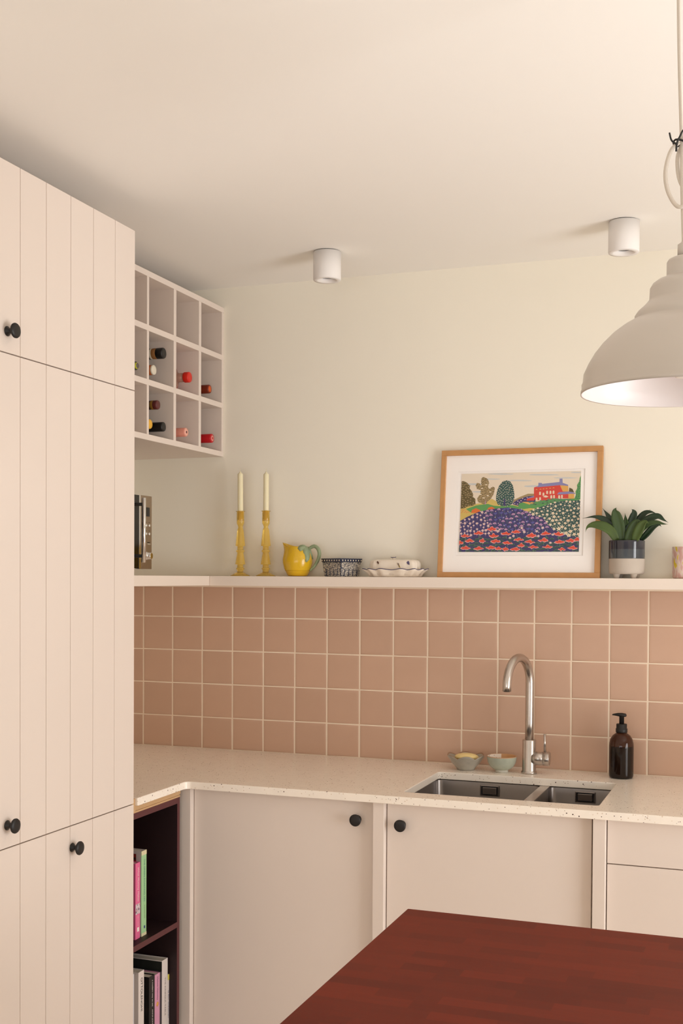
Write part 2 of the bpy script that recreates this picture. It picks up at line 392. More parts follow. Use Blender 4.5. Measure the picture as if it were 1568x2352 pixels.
# ------------------------------------------------------------------ base cabinets
YS, YD = -0.685, -0.661        # front of the posts, front of the doors
def base_unit(label, x0, x1, kind, kx=None, post_left=None):
    t = thing('base_cabinet', label, 'cabinet', ((x0+x1)/2, -0.35, 0))
    xa = x0+.001
    box(xa, xa+.018, YD+.021, -0.02, .10, .70).build('side_panel', M_CAB, t); box(x1-.019, x1-.001, YD+.021, -0.02, .10, .70).build('side_panel', M_CAB, t)
    box(xa+.018, x1-.019, YD+.021, -0.02, .10, .118).build('bottom_panel', M_CAB, t); box(xa+.018, x1-.019, -0.03, -0.02, .118, .70).build('back_panel', M_CAB, t)
    box(xa, x1-.001, -0.60, -0.58, 0, .10).build('plinth', M_PLINTH, t)
    px = x1-.0378
    box(px, x1-.0018, YS, YD+.02, .10, .9025).build('post', M_CAB, t, bevel=.0008, segs=1)
    if post_left: box(post_left[0], post_left[1], YS, YD+.02, .10, .9025).build('corner_post', M_CAB, t, bevel=.0008, segs=1)
    xd = post_left[1] if post_left else x0-.0010
    if kind == 'door':
        d = box(xd+.002, px-.0065, YD, YD+.02, .105, .897).build('door', M_CAB, t, bevel=.0008, segs=1)
        k = knob_mb((kx[0], YD+.0005, kx[1]), 'y').build('knob', M_BLACK, d); k['label'] = 'round black knob'
    else:
        for za, zb in ((.770, .897), (.440, .767), (.105, .437)):
            d = box(xd+.002, px-.0035, YD, YD+.02, za, zb).build('drawer_front', M_CAB, t, bevel=.0008, segs=1)
    return t
base_unit('left base cabinet next to the bookcase with a knob at top right', 0.520, 1.2295, 'door', (1.1335, .8405), (0.519, 0.5605))
base_unit('base cabinet under the sink with a knob at top left', 1.2295, 1.9025, 'door', (1.279, .8345))
base_unit('base cabinet of plain drawers right of the sink cabinet', 1.9025, XWE, 'drawer')

# ------------------------------------------------------------------ island
isl = thing('kitchen_island', 'island with a dark red brown block wood top in the foreground', 'island', (2.5, -2.25, 0))
box(1.632, 3.35, -2.75, -1.768, 0.862, 0.900).build('block_wood_top', M_ISLAND, isl, bevel=.0025)
box(1.75, 3.25, -2.65, -1.87, 0.10, 0.8615).build('island_body', M_CAB, isl)
box(1.79, 3.21, -2.61, -1.91, 0.0, 0.10).build('plinth', M_PLINTH, isl)

# ------------------------------------------------------------------ wine rack
XK = 0.344
wr = thing('wine_rack', 'pale pink wall mounted rack of square bottle cells', 'wine rack', (0.12, -0.49, 2.06))
ZR = [(2.0605, 2.0805), (2.247, 2.267), (2.431, 2.451), (2.614, 2.634)]
for za, zb in ZR: box(XL+.0005, XK, -0.986, -0.0005, za, zb).build('shelf_board', M_CAB, wr, bevel=.0006, segs=1)
YDV = [(-0.0155, -0.0005), (-0.2085, -0.1895), (-0.4035, -0.3845), (-0.5935, -0.5795), (-0.792, -0.773), (-0.986, -0.967)]
for ya, yb in YDV:
    for k in range(3): box(XL+.0005, XK-.0012, ya, yb, ZR[k][1], ZR[k+1][0]).build('divider', M_CAB, wr)

def bottle(label, y, z, rb, xe, cap_r, cap_l, cap_m, body_m, bands=(), length=0.30, neck_r=0.0145, end_m=None, dot=None, disc=.72, neck_m=None, group='wine and spirit bottles in the rack'):
    """a bottle lying along x, its mouth at x = xe"""
    t = thing('bottle', label, 'bottle', (xe-length, y, z), group)
    x0 = xe-length
    prof = [(rb*.82, 0.0), (rb*.97, .004), (rb, .012), (rb, length*.60), (rb*.93, length*.65), (rb*.62, length*.705), (neck_r*1.15, length*.75), (neck_r, length*.78), (neck_r, length-.006)]
    gb = MB().lathe(prof[:6], (x0, y, z), 24, 'x', cap1=False).lathe(prof[5:], (x0, y, z), 24, 'x', cap0=False, mi=1)
    gb.build('glass_body', [body_m, neck_m or body_m], t)
    cp = MB().lathe([(cap_r*.98, -cap_l), (cap_r, -cap_l+.001), (cap_r, -.003), (cap_r*.93, -.0005), (cap_r*.5, 0)], (xe, y, z), 24, 'x').build('cap', cap_m, t)
    if end_m: MB().lathe([(cap_r*disc, 0), (cap_r*disc, .0006), (cap_r*.3, .0008)], (xe, y, z), 20, 'x').build('cap_disc', end_m, cp)
    if dot: MB().lathe([(cap_r*.30, .0004), (cap_r*.30, .0012), (cap_r*.1, .0013)], (xe, y, z), 14, 'x').build('cap_dot', dot, cp)
    for a, b, r_, bmat in bands:
        MB().lathe([(r_*.99, -b), (r_, -b+.0005), (r_, -a-.0005), (r_*.99, -a)], (xe, y, z), 24, 'x').build('neck_band', bmat, t)
    return t
G_DARK = mat('dark_bottle_glass', (16, 20, 14), 0.08, var=0.1)
G_BROWN = mat('brown_bottle_glass', (44, 20, 10), 0.08, var=0.1)
cK = mat('black_foil', (20, 18, 19), .35); cW = mat('white_foil', (214, 206, 188), .5); cT = mat('tan_paper_band', (150, 104, 58), .6)
cR = mat('red_plastic_cap', (205, 36, 20), .4); cO = mat('orange_foil', (206, 88, 26), .35); cOd = mat('brown_foil', (112, 34, 10), .4)
cM = mat('maroon_foil', (92, 38, 36), .4); cMd = mat('dark_maroon_foil', (48, 20, 14), .4); cG = mat('gold_band', (150, 112, 44), .35, 0.3)
cY = mat('yellow_foil', (226, 172, 52), .4); cP = mat('pink_foil', (226, 150, 132), .45); cRd = mat('crimson_foil', (188, 18, 30), .35)
cL = mat('lime_ring', (196, 196, 60), .5); cGr = mat('grey_seal', (96, 84, 84), .5); cAm = mat('amber_cork', (176, 92, 40), .6)
G_SPOT = speckle(mat('red_white_printed_glass', (196, 40, 24), .2, var=.1), [(190, .42, .4, (.75, .62, .5)), (130, .4, .3, (.10, .05, .04))])
bottle('dark bottle with a lime ringed grey cap peeking past the cabinet', -0.636, 2.305, .037, .331, .0105, .020, cL, G_DARK, end_m=cGr, disc=.84)
bottle('black capped bottle with a tan neck band, upper of its cell', -0.456, 2.379, .042, .333, .0192, .026, cK, G_DARK, ((.027, .043, .0188, cT), (.044, .052, .0186, cW), (.053, .075, .0190, cK)))
bottle('bottle with a pale stopper and amber collar, lower of its cell', -0.5225, 2.3095, .041, .332, .0170, .0075, cW, G_DARK, ((.0080, .030, .0172, cAm),))
bottle('clear patterned bottle with a bright red cap in the middle row', -0.277, 2.3235, .054, .342, .0192, .021, cR, G_SPOT, (), length=.205, neck_r=.0165, neck_m=mat('blush_clear_glass', (206, 160, 140), .1, trans=.4))
bottle('bottle with a burnt orange capsule at the right of the middle row', -0.075, 2.3120, .042, .322, .0166, .060, cOd, G_BROWN, end_m=cO)
bottle('bottle with a maroon capsule, topmost of three in its cell', -0.487, 2.1945, .036, .328, .0160, .016, cM, G_DARK, ((.0165, .026, .0162, cG), (.0265, .065, .0158, cMd)))
bottle('bottle with a yellow capsule beside a black one', -0.5385, 2.1215, .0385, .326, .0166, .055, cY, G_DARK)
bottle('bottle with a long black capsule in the bottom row', -0.459, 2.1215, .0400, .335, .0168, .060, cK, G_DARK)
bottle('bottle with a pale pink capsule in the bottom row', -0.300, 2.1210, .0395, .340, .0162, .060, cP, mat('rose_bottle_glass', (196, 120, 104), .1), end_m=mat('pink_cap_seal', (236, 176, 158), .5), dot=cM, disc=.9)
bottle('bottle with a crimson capsule at the right of the bottom row', -0.094, 2.1220, .0405, .343, .0170, .060, cRd, G_DARK, end_m=mat('pale_red_seal', (226, 150, 140), .4), dot=cRd, disc=.62)

# ------------------------------------------------------------------ ceiling spots
def spot(x, y, label):
    t = thing('ceiling_spotlight', label, 'spotlight', (x, y, ZC), 'white cylinder ceiling spotlights')
    MB().lathe([(.042, ZC), (.042, ZC-.003)], (x, y, 0), 32).build('base_plate', M_BLACK, t)
    R = .0475
    MB().lathe([(R, ZC-.003), (R, ZC-.095), (R-.0015, ZC-.098), (.034, ZC-.098), (.033, ZC-.0975), (.0205, ZC-.088), (.0205, ZC-.086)], (x, y, 0), 40, cap0=True, cap1=False).build('housing', M_WHITE, t)
    MB().lathe([(.0203, ZC-.0872), (.012, ZC-.0875)], (x, y, 0), 24).build('lens', mat('dark_lens', (70, 74, 84), .15), t)
spot(0.901, -0.348, 'white cylinder spotlight on the ceiling nearer the wine rack')
spot(1.897, -0.372, 'white cylinder spotlight on the ceiling nearer the pendant lamp')

# ------------------------------------------------------------------ pendant lamp
px_, py_, pz = 2.191, -1.960, 1.9285
M_SHADE = mat('putty_enamel', (.53, .475, .42), 0.30, linear=True, var=.015); M_SHADEIN = mat('white_enamel', (.82, .76, .74), 0.35, linear=True, var=.01)
M_CORD = mat('beige_cord', (.62, .555, .48), .7, linear=True, var=.06, scale=300)
pl = thing('pendant_lamp', 'pale putty dome pendant lamp hanging over the island', 'pendant lamp', (px_, py_, ZC))
outp = [(.1770, 0.0), (.1768, .006), (.1752, .009), (.1755, .017), (.1735, .021), (.172, .036), (.164, .054), (.154, .071), (.140, .089), (.122, .107), (.103, .121), (.088, .1295), (.0835, .132), (.0835, .138), (.078, .146), (.070, .153), (.064, .159), (.0585, .166), (.0575, .186), (.053, .194), (.044, .2005), (.033, .2045), (.0290, .208), (.0290, .231), (.026, .236), (.018, .240), (.0105, .243)]
inp = [(.1740, 0.0008), (.170, .03), (.161, .053), (.150, .070), (.136, .087), (.119, .103), (.100, .117), (.080, .127), (.060, .140), (.050, .150)]
MB().lathe([(a, pz+b) for a, b in outp], (px_, py_, 0), 64, cap0=False, cap1=True).lathe([(outp[0][0], pz)]+[(a, pz+b) for a, b in inp], (px_, py_, 0), 64, cap0=False, cap1=True, mi=1).build('shade', [M_SHADE, M_SHADEIN], pl)
MB().lathe([(.0108, pz+.243), (.0108, pz+.262), (.006, pz+.265), (.004, pz+.268)], (px_, py_, 0), 20).build('cord_grip', M_SHADE, pl)
MB().lathe([(.016, pz+.14), (.016, pz+.10), (.014, pz+.095), (.020, pz+.085), (.029, pz+.066), (.030, pz+.055), (.024, pz+.036), (.010, pz+.027)], (px_, py_, 0), 24).build('bulb', mat('frosted_bulb', (230, 225, 215), .3), pl)
ztie = 2.374
MB().tube(smoothpath([(px_, py_, pz+.266), (px_-.001, py_, 2.22), (px_-.004, py_, 2.30), (px_-.0055, py_, ztie), (px_-.011, py_, 2.52), (px_-.015, py_, ZC-.02)]), .0037, 10).build('cord', M_CORD, pl)
lp = [(-.010, -.004, ztie-.004), (-.024, -.005, ztie-.018), (-.0325, -.005, ztie-.052), (-.029, -.005, ztie-.085), (-.016, -.006, ztie-.112), (-.004, -.007, ztie-.1185), (.012, -.007, ztie-.108), (.028, -.007, ztie-.075), (.032, -.006, ztie-.040), (.020, -.005, ztie-.008), (.0, -.005, ztie+.001)]
MB().tube(smoothpath([(px_+a, py_+b, c) for a, b, c in lp]), .0036, 10).build('cord_loop', M_CORD, pl)
lp = [(-.004, .006, ztie-.002), (-.0125, .006, ztie-.025), (-.0115, .006, ztie-.055), (-.004, .006, ztie-.078), (.010, .006, ztie-.088), (.020, .006, ztie-.062), (.018, .006, ztie-.03), (.006, .006, ztie-.002)]
MB().tube(smoothpath([(px_+a, py_+b, c) for a, b, c in lp]), .0036, 10).build('cord_loop', M_CORD, pl)
m = MB(); m.tube([(px_-.006+.014*math.cos(a), py_+.012*math.sin(a), ztie-.003+.003*math.sin(2*a)) for a in [2*PI*k/16 for k in range(16)]], .0019, 6, closed=True)
m.tube(smoothpath([(px_-.012, py_-.010, ztie-.010), (px_-.022, py_-.012, ztie-.002), (px_-.026, py_-.012, ztie+.012)]), .0016, 6)
m.tube(smoothpath([(px_-.014, py_-.012, ztie-.022), (px_-.013, py_-.013, ztie-.008), (px_-.008, py_-.013, ztie+.003), (px_-.003, py_-.012, ztie+.013), (px_+.003, py_-.010, ztie+.014)]), .0019, 6)
m.build('twist_tie', M_BLACK, pl)
MB().lathe([(.045, ZC), (.045, ZC-.012), (.038, ZC-.022), (.006, ZC-.025)], (px_-.015, py_, 0), 28).build('ceiling_rose', M_WHITE, pl)

# ------------------------------------------------------------------ microwave on the shelf
mx_ = 0.330; my0, my1 = -0.985, -0.534; mz0, mz1 = 1.622, 1.8725
M_MWS = mat('microwave_steel', (.38, .30, .225), .38, 1.0, linear=True, var=.03); M_GLOSS = mat('black_glass', (14, 11, 10), .12, var=.0)
mw = thing('microwave', 'steel and black microwave oven on the left end of the shelf', 'microwave', (0.15, -0.76, 1.600))
box(-.03, mx_-.013, my0+.004, my1-.003, mz0+.003, mz1-.003).build('casing', mat('grey_casing', (70, 64, 60), .5), mw)
Y = lambda p: -.654+(p-308)*(.1205/41); Zp = lambda p: 1.874-(p-1134)*(.2495/170)
pn = box(mx_-.013, mx_, Y(322), my1, mz0, mz1).build('control_panel', M_MWS, mw, bevel=.0012)
dr = box(mx_-.013, mx_+.001, my0, Y(318.5), mz0+.002, mz1-.001).build('door', M_GLOSS, mw, bevel=.001)
box(mx_-.013, mx_+.0015, Y(318.6), Y(321.8), mz0+.001, mz1-.001).build('door_trim', M_CHROME, dr)
hb = MB().lathe([(.005, 1.643), (.0072, 1.644), (.0072, 1.859), (.005, 1.860)], (mx_+.038, -0.656, 0), 16).build('handle', M_CHROME, dr)
for zz in (1.838, 1.665): MB().lathe([(.0075, .001), (.0060, .004), (.0055, .036)], (mx_, -0.656, zz), 14, 'x').build('handle_mount', M_BLACK, dr)
box(mx_-.001, mx_+.0012, Y(336), Y(343), Zp(1183), Zp(1162)).build('display', M_GLOSS, pn)
for q, (bx, by) in enumerate(((335.2, 1204), (342.5, 1204), (335.2, 1223.5), (342.5, 1223.5))):
    MB().lathe([(.0052, 0), (.0052, .002), (.0040, .0032)], (mx_, Y(bx), Zp(by)), 16, 'x').build('button', M_CHROME, pn)
    box(mx_, mx_+.0004, Y(bx)-.005, Y(bx)+.005, Zp(by-7)-.0008, Zp(by-7)+.0008).build('printed_mark', M_BLACK, pn)
box(mx_, mx_+.0025, Y(338), Y(344.5), Zp(1249), Zp(1246)).build('button', M_CHROME, pn)
box(mx_, mx_+.0004, Y(338), Y(344), Zp(1244.5), Zp(1242.5)).build('printed_mark', M_BLACK, pn)
MB().lathe([(.0150, 0), (.0145, .003), (.0125, .004), (.0115, .018), (.010, .020)], (mx_, Y(336.5), Zp(1275)), 24, 'x').build('dial', M_CHROME, pn)
for fx in (.02, .27):
    for fy in (my0+.04, -0.60): MB().lathe([(.012, 1.6005), (.015, 1.625)], (fx, fy, 0), 14).build('foot', M_BLACK, mw)

# ------------------------------------------------------------------ candlesticks and candles
def candlestick(x, y, side, dz):
    K = .000187
    pr = [(205, 0), (205, 8), (150, 38), (78, 72), (64, 84), (64, 128), (80, 138), (86, 152), (80, 164), (64, 176), (62, 232), (100, 238), (102, 246), (64, 470), (66, 482), (84, 494), (86, 508), (82, 522), (62, 534), (60, 604), (97, 610), (99, 620), (66, 930), (48, 972), (44, 992), (60, 1035), (74, 1062), (77, 1100), (75, 1302), (94, 1306), (96, 1312), (92, 1316), (62, 1316), (60, 1120), (40, 1110)]
    rings = []
    mb = MB(); facets = {(238, 246), (246, 470), (610, 620), (620, 930)}
    for (r0, h0), (r1, h1) in zip(pr[:-1], pr[1:]):
        fac = (h0, h1) in facets
        mb.lathe([(r0*K, 1.6002+h0*K), (r1*K, 1.6002+h1*K)], (x, y, 0), 40, cap0=False, cap1=False, sm=not fac and abs(h1-h0) > 3)
    mb.lathe([(205*K, 1.6002), (1*K, 1.6002)], (x, y, 0), 40, cap0=False, cap1=False); mb.lathe([(40*K, 1.6002+1110*K), (K, 1.6002+1110*K)], (x, y, 0), 40, cap0=False, cap1=False)
    o = mb.build('candlestick', M_AMBER, loc=(x, y, 1.6002))
    tag(o, 'amber glass candlestick %s' % side, 'candlestick', 'amber glass candlesticks')
    zb = 1.6002+1124*K; zt = 1.6002+dz*K; R = 57*K
    cn = thing('candle', 'ivory taper candle in the amber candlestick %s' % side, 'candle', (x, y, zb), 'ivory taper candles')
    lean = .003 if 'left' in side else 0.0
    sec = [(R*.9, zb), (R, zb+.004), (R*.96, zt-.0125), (R*.90, zt-.0108), (R*.50, zt-.0075), (R*.24, zt-.0035), (R*.10, zt)]
    rr = []
    for r_, z_ in sec:
        k = (z_-zb)/(zt-zb); rr.append([(x-lean*k*.6+r_*math.cos(2*PI*i/24), y+r_*math.sin(2*PI*i/24), z_) for i in range(24)])
    MB().loft(rr).build('wax', M_CANDLE, cn)
    MB().tube([(x-lean*.6, y, zt-.001), (x-lean*.9, y, zt+.006), (x-lean*1.6, y, zt+.010)], .0006, 6).build('wick', M_CANDLE, cn)
candlestick(0.4455, -0.06, 'on the left, nearer the microwave', 2128)
candlestick(0.5510, -0.06, 'on the right, nearer the lemon jug', 2112)

# ------------------------------------------------------------------ lemon jug
M_LEMON = mat('lemon_glaze', (.70, .43, .015), .22, linear=True, var=.10, scale=14, bump=.18, bscale=180, coat=.3); M_LEAFG = mat('leaf_glaze', (.28, .34, .20), .35, linear=True, var=.35, scale=60)
M_JUGIN = mat('jug_inside', (.70, .50, .12), .4, linear=True)
jx, jy = 0.6815, -0.062
jg = thing('lemon_jug', 'yellow lemon shaped jug with a green leafy handle', 'jug', (jx, jy, 1.6003))
jp = [(.030, .0005), (.0350, .0015), (.0385, .006), (.0500, .028), (.0555, .050), (.0560, .064), (.0525, .082), (.0470, .096), (.0430, .105), (.0415, .111)]
rings = []
def jring(r_, h, top):
    o = []
    for i in range(48):
        a = 2*PI*i/48; sp = max(0, math.cos(a-PI))**8*top
        o.append((jx+(r_+.020*sp)*math.cos(a), jy+(r_*(1-.25*sp))*math.sin(a), 1.6003+h+.011*sp+.004*top*math.cos(a-PI)))
    return o
for r_, h in jp: rings.append(jring(r_, h, max(0, (h-.08)/.031)**1.5))
for r_, h in ((.0388, .111), (.0405, .100), (.0510, .070), (.047, .02)): rings.append(jring(r_, h, max(0, (h-.08)/.031)**1.5))
MB().loft(rings).build('jug_body', M_LEMON, jg)
hp = smoothpath([(jx+.036, jy, 1.692), (jx+.050, jy, 1.706), (jx+.066, jy, 1.7125), (jx+.080, jy, 1.704), (jx+.0865, jy, 1.686), (jx+.082, jy, 1.664), (jx+.068, jy, 1.640), (jx+.050, jy, 1.622)])
n_ = len(hp)
hd = MB().tube(hp, [.0055+.0022*math.sin(PI*k/n_)-.0012*(k/n_) for k in range(n_)], 12).build('handle', M_LEAFG, jg)
def leaf_relief(pts, r_off):
    """a moulded leaf wrapped on the round of the jug: pts are (angle from the camera side towards the right, height, half width)"""
    m = MB(); rows = []
    for a, h, wd in pts:
        rad = None
        for (ra, ha), (rb, hb) in zip(jp[:-1], jp[1:]):
            if ha <= h <= hb: rad = ra+(rb-ra)*(h-ha)/(hb-ha)
        rad = rad or jp[-1][0]
        row = []
        for s in (-1, -.4, 0, .4, 1):
            an = math.radians(a-90)+s*wd/rad; ro = rad+r_off*(1.2 if abs(s) < .2 else 1.0 if abs(s) < .6 else -.6)
            row.append((jx+ro*math.cos(an), jy+ro*math.sin(an), 1.6003+h))
        rows.append(row)
    vs = [p for r_ in rows for p in r_]; fs = [(5*i+j, 5*i+j+1, 5*i+j+6, 5*i+j+5) for i in range(len(rows)-1) for j in range(4)]
    m.add(vs, fs, 0, True); return m.build('leaf', M_LEAFG, jg, solid=.002)
leaf_relief([(70, .1108, .010), (66, .100, .017), (66, .086, .019), (66, .074, .014), (62, .062, .011), (56, .053, .003)], .0030)
leaf_relief([(52, .1110, .016), (46, .106, .018), (40, .101, .014), (36, .096, .006), (34, .093, .001)], .0026)
leaf_relief([(96, .110, .005), (98, .098, .011), (100, .080, .011), (100, .064, .003)], .0022)
m = MB(); m.lathe([(.002, .118), (.009, .1165), (.015, .112), (.014, .106), (.004, .103)], (jx+.024, jy-.012, 1.6003), 14); m.build('leaf', M_LEAFG, jg)

# ------------------------------------------------------------------ blue berry basket
M_BLUE = mat('navy_glaze', (.030, .036, .066), .25, linear=True, var=.1)
M_SPONGE = mat('blue_sponged_glaze', (.62, .55, .45), .3, linear=True, var=.05)
N, L, b = nodes_of(M_SPONGE)
tcn = N.new('ShaderNodeTexCoord'); n1 = N.new('ShaderNodeTexNoise'); n1.inputs['Scale'].default_value = 330; n1.inputs['Detail'].default_value = 1
L.new(tcn.outputs['Object'], n1.inputs['Vector'])
rp = N.new('ShaderNodeValToRGB'); rp.color_ramp.elements[0].position = .47; rp.color_ramp.elements[1].position = .52
rp.color_ramp.elements[0].color = (.030, .035, .062, 1); rp.color_ramp.elements[1].color = (.62, .55, .45, 1)
L.new(n1.outputs['Fac'], rp.inputs[0]); L.new(rp.outputs[0], b.inputs['Base Color'])
bx_, by_ = 0.8555, -0.0605
bk = thing('berry_basket', 'square navy speckled ceramic berry basket with white rim dots', 'basket', (bx_, by_, 1.6003))
yaw = math.radians(-27)
def sq(half, h, r_=.006):
    pts = rrect(-half, half, -half, half, r_, 0, 3)
    return [(bx_+p[0]*math.cos(yaw)-p[1]*math.sin(yaw), by_+p[0]*math.sin(yaw)+p[1]*math.cos(yaw), 1.6003+h) for p in pts]
HB, HT, HH = .0465, .0535, .0660
MB().loft([sq(HB-.003, 0), sq(HB, .002), sq(HT-.0012, .0535), sq(HT-.0012, .0535), sq(HT-.005, .0535), sq(HB-.004, .005)]).build('basket_body', M_SPONGE, bk)
rm = MB().loft([sq(HT-.0015, .0530), sq(HT+.0008, .0540), sq(HT+.0016, .0640), sq(HT+.0022, .0662), sq(HT-.003, .0662), sq(HT-.005, .0535)], False, False).build('rim', M_BLUE, bk)
def on_face(fi, u, h, off):
    half = HB+(HT-HB)*h/.0535 if h < .0535 else HT+.0012
    p = Vector((u, -(half+off), 0)) if fi == 0 else Vector((half+off, u, 0)) if fi == 1 else Vector((-(half+off), -u, 0))
    return (bx_+p.x*math.cos(yaw)-p.y*math.sin(yaw), by_+p.x*math.sin(yaw)+p.y*math.cos(yaw), 1.6003+h)
cA = Vector((math.cos(yaw-PI/4), math.sin(yaw-PI/4), 0))
MB().tube([tuple(Vector((bx_, by_, 1.6003+h))+cA*(q*1.4142-.0026)) for q, h in ((HB, .001), (HT-.001, .053))], .0021, 8).build('corner_bead', M_BLUE, bk)
for fi in (0, 1, 2):
    m = MB()
    for k in range(8):
        u = -HT*.86+HT*1.72*k/7
        ring = [on_face(fi, u+.0024*math.cos(2*PI*q/10), .0590+.0029*math.sin(2*PI*q/10), .0006) for q in range(10)]
        ring2 = [on_face(fi, u+.0018*math.cos(2*PI*q/10), .0590+.0022*math.sin(2*PI*q/10), .0014) for q in range(10)]
        m.loft([ring, ring2], False, True)
    m.build('dot_row', mat('white_dots', (225, 212, 190), .4), rm)
    for k in range(4):
        u = -HB*.66+HB*1.32*k/3; m = MB()
        q0 = [on_face(fi, u-.0017, .002, .0004), on_face(fi, u+.0017, .002, .0004), on_face(fi, u+.0014, .029, .0004), on_face(fi, u-.0014, .029, .0004)]
        q1 = [on_face(fi, u-.0012, .003, .0012), on_face(fi, u+.0012, .003, .0012), on_face(fi, u+.0010, .028, .0012), on_face(fi, u-.0010, .028, .0012)]
        m.loft([q0, q1], False, True, sm=False); m.build('slot', M_BLUE, bk)

# ------------------------------------------------------------------ butter dish
M_CREAM = mat('cream_glaze', (.80, .71, .60), .25, linear=True, var=.02, coat=.3); M_COB = mat('cobalt_paint', (.045, .035, .12), .35, linear=True)
ux, uy = 1.062, -0.060
bd = thing('butter_dish', 'cream ceramic butter dish with a wavy blue edged tray', 'butter dish', (ux, uy, 1.6003))
def oval(a, b, h, wav=0.0, n=72, p=2.6, wz=0.0, dx=0.0, dz=0.0):
    o = []
    for i in range(n):
        t = 2*PI*i/n; c, s = math.cos(t), math.sin(t); wv = math.cos(14*t)
        ex = math.copysign(abs(c)**(2/p), c); ey = math.copysign(abs(s)**(2/p), s)
        o.append((ux+dx+(a+wav*wv)*ex, uy+(b+wav*wv)*ey, 1.6003+h+wz*wv+dz)); 
    return o
tr = MB().loft([oval(.090, .037, .0), oval(.0965, .0415, .002, .0030), oval(.101, .044, .011, .0045, wz=.0005), oval(.111, .049, .019, .0058, wz=.0015), oval(.1205, .0555, .0262, .0048, wz=.0025), oval(.1195, .0545, .0282, .0048, wz=.0025), oval(.108, .046, .020, .003, wz=.001), oval(.098, .040, .006), oval(.08, .03, .005)]).build('tray', M_CREAM, bd)
MB().loft([oval(.1200, .0552, .0262, .0049, wz=.0025), oval(.1212, .0562, .0272, .0049, wz=.0025), oval(.1198, .0550, .0290, .0049, wz=.0025), oval(.1185, .0538, .0282, .0049, wz=.0025)], False, False, close=True).build('blue_edge', M_COB, tr)
ld = MB().loft([oval(.0930, .0370, .006, p=4), oval(.0932, .0372, .030, .0008, p=4), oval(.0925, .0368, .047, .0012, p=4), oval(.0885, .0345, .0570, .0012, p=4), oval(.0800, .0290, .0620, p=3.5), oval(.060, .020, .0635), oval(.02, .006, .064)], True, True).build('lid', M_CREAM, bd)
MB().lathe([(.0055, .060), (.0045, .064), (.0065, .067), (.0075, .0695), (.005, .072), (.001, .0725)], (ux-.006, uy, 1.6003), 16).build('lid_knob', M_CREAM, ld)
MB().tube(smoothpath([(ux-.0155, uy-.0055, 1.6715), (ux-.010, uy-.0078, 1.6702), (ux-.006, uy-.0086, 1.6708), (ux-.002, uy-.0078, 1.6702), (ux+.0045, uy-.0052, 1.6722)]), .0011, 6).build('knob_paint', M_COB, ld)
def petal(cx, cz, ln, wd, ang, mname, name='painted_petal', tilt=0.0):
    ring = []; back = []
    for q in range(14):
        t = 2*PI*q/14; a = ln*math.cos(t); w_ = wd*math.sin(t)*(1-.45*math.cos(t))
        x = cx+a*math.cos(ang)-w_*math.sin(ang); z = cz+a*math.sin(ang)+w_*math.cos(ang)
        yy = -.0380+max(0, z-.046)*.62
        ring.append((ux+x, uy+yy, 1.6003+z)); back.append((ux+x, uy+yy-.0006, 1.6003+z))
    MB().loft([ring, back], False, True).build(name, mname, ld)
petal(-.0545, .0515, .0066, .0034, math.radians(-58), mat('brown_paint', (92, 62, 46), .4))
petal(.0595, .0500, .0085, .0042, math.radians(-55), mat('slate_paint', (86, 78, 112), .4))
petal(.0240, .0440, .0140, .0026, math.radians(-62), mat('yellow_outline', (200, 170, 80), .4))
petal(.0242, .0438, .0118, .0014, math.radians(-62), mat('lilac_paint', (150, 134, 150), .4), 'petal_heart')
for cx, cz, an in ((.0060, .0560, 60), (.0330, .0555, -30), (.0150, .0585, 0)): petal(cx, cz, .0042, .0009, math.radians(an), mat('yellow_outline', (200, 170, 80), .4), 'painted_stroke')

# ------------------------------------------------------------------ framed print
W_, H_ = 0.5715, 0.458
fr_ = thing('framed_picture', 'oak framed garden print leaning on the wall above the shelf', 'picture', (1.222, -0.0750, 1.6003), rot=(math.atan2(-.053, .455), 0, 0))
# local axes: x along the shelf, z up the picture, -y out of the glass
for a in ((0, W_, 0, .0185), (0, W_, H_-.0185, H_), (0, .0172, .0185, H_-.0185), (W_-.0190, W_, .0185, H_-.0185)):
    box(a[0], a[1], 0, .020, a[2], a[3]).build('frame_bar', M_OAK, fr_, bevel=.0008, segs=1, local=True)
M_MAT = mat('white_mount_board', (.93, .89, .86), .8, linear=True, var=.01); M_PAPER = mat('print_paper', (.92, .88, .85), .8, linear=True, var=.01)
box(.0100, W_-.0100, .013, .0185, .0100, H_-.0100).build('backing_board', M_PAPER, fr_, local=True)
m = slab([(.0165, .0165), (W_-.0180, .0165), (W_-.0180, H_-.0175), (.0165, H_-.0175)], [[(.0620, .0790), (.5110, .0790), (.5110, .3815), (.0620, .3815)]], 0, 1)
m.v = [(p[0], .0102+(1-p[2])*.0008, p[1]) for p in m.v]
m.build('mount', M_MAT, fr_, local=True)
gm = bpy.data.materials.new('picture_glass'); gm.use_nodes = True; gn = gm.node_tree.nodes; gl = gm.node_tree.links
tr_ = gn.new('ShaderNodeBsdfTransparent'); gs = gn.new('ShaderNodeBsdfGlossy'); gs.inputs['Roughness'].default_value = .03
mxs = gn.new('ShaderNodeMixShader'); mxs.inputs[0].default_value = .02
gl.new(tr_.outputs[0], mxs.inputs[1]); gl.new(gs.outputs[0], mxs.inputs[2]); gl.new(mxs.outputs[0], gn['Material Output'].inputs[0])
box(.0165, W_-.0180, .0055, .0070, .0165, H_-.0175).build('glass_pane', gm, fr_, local=True)

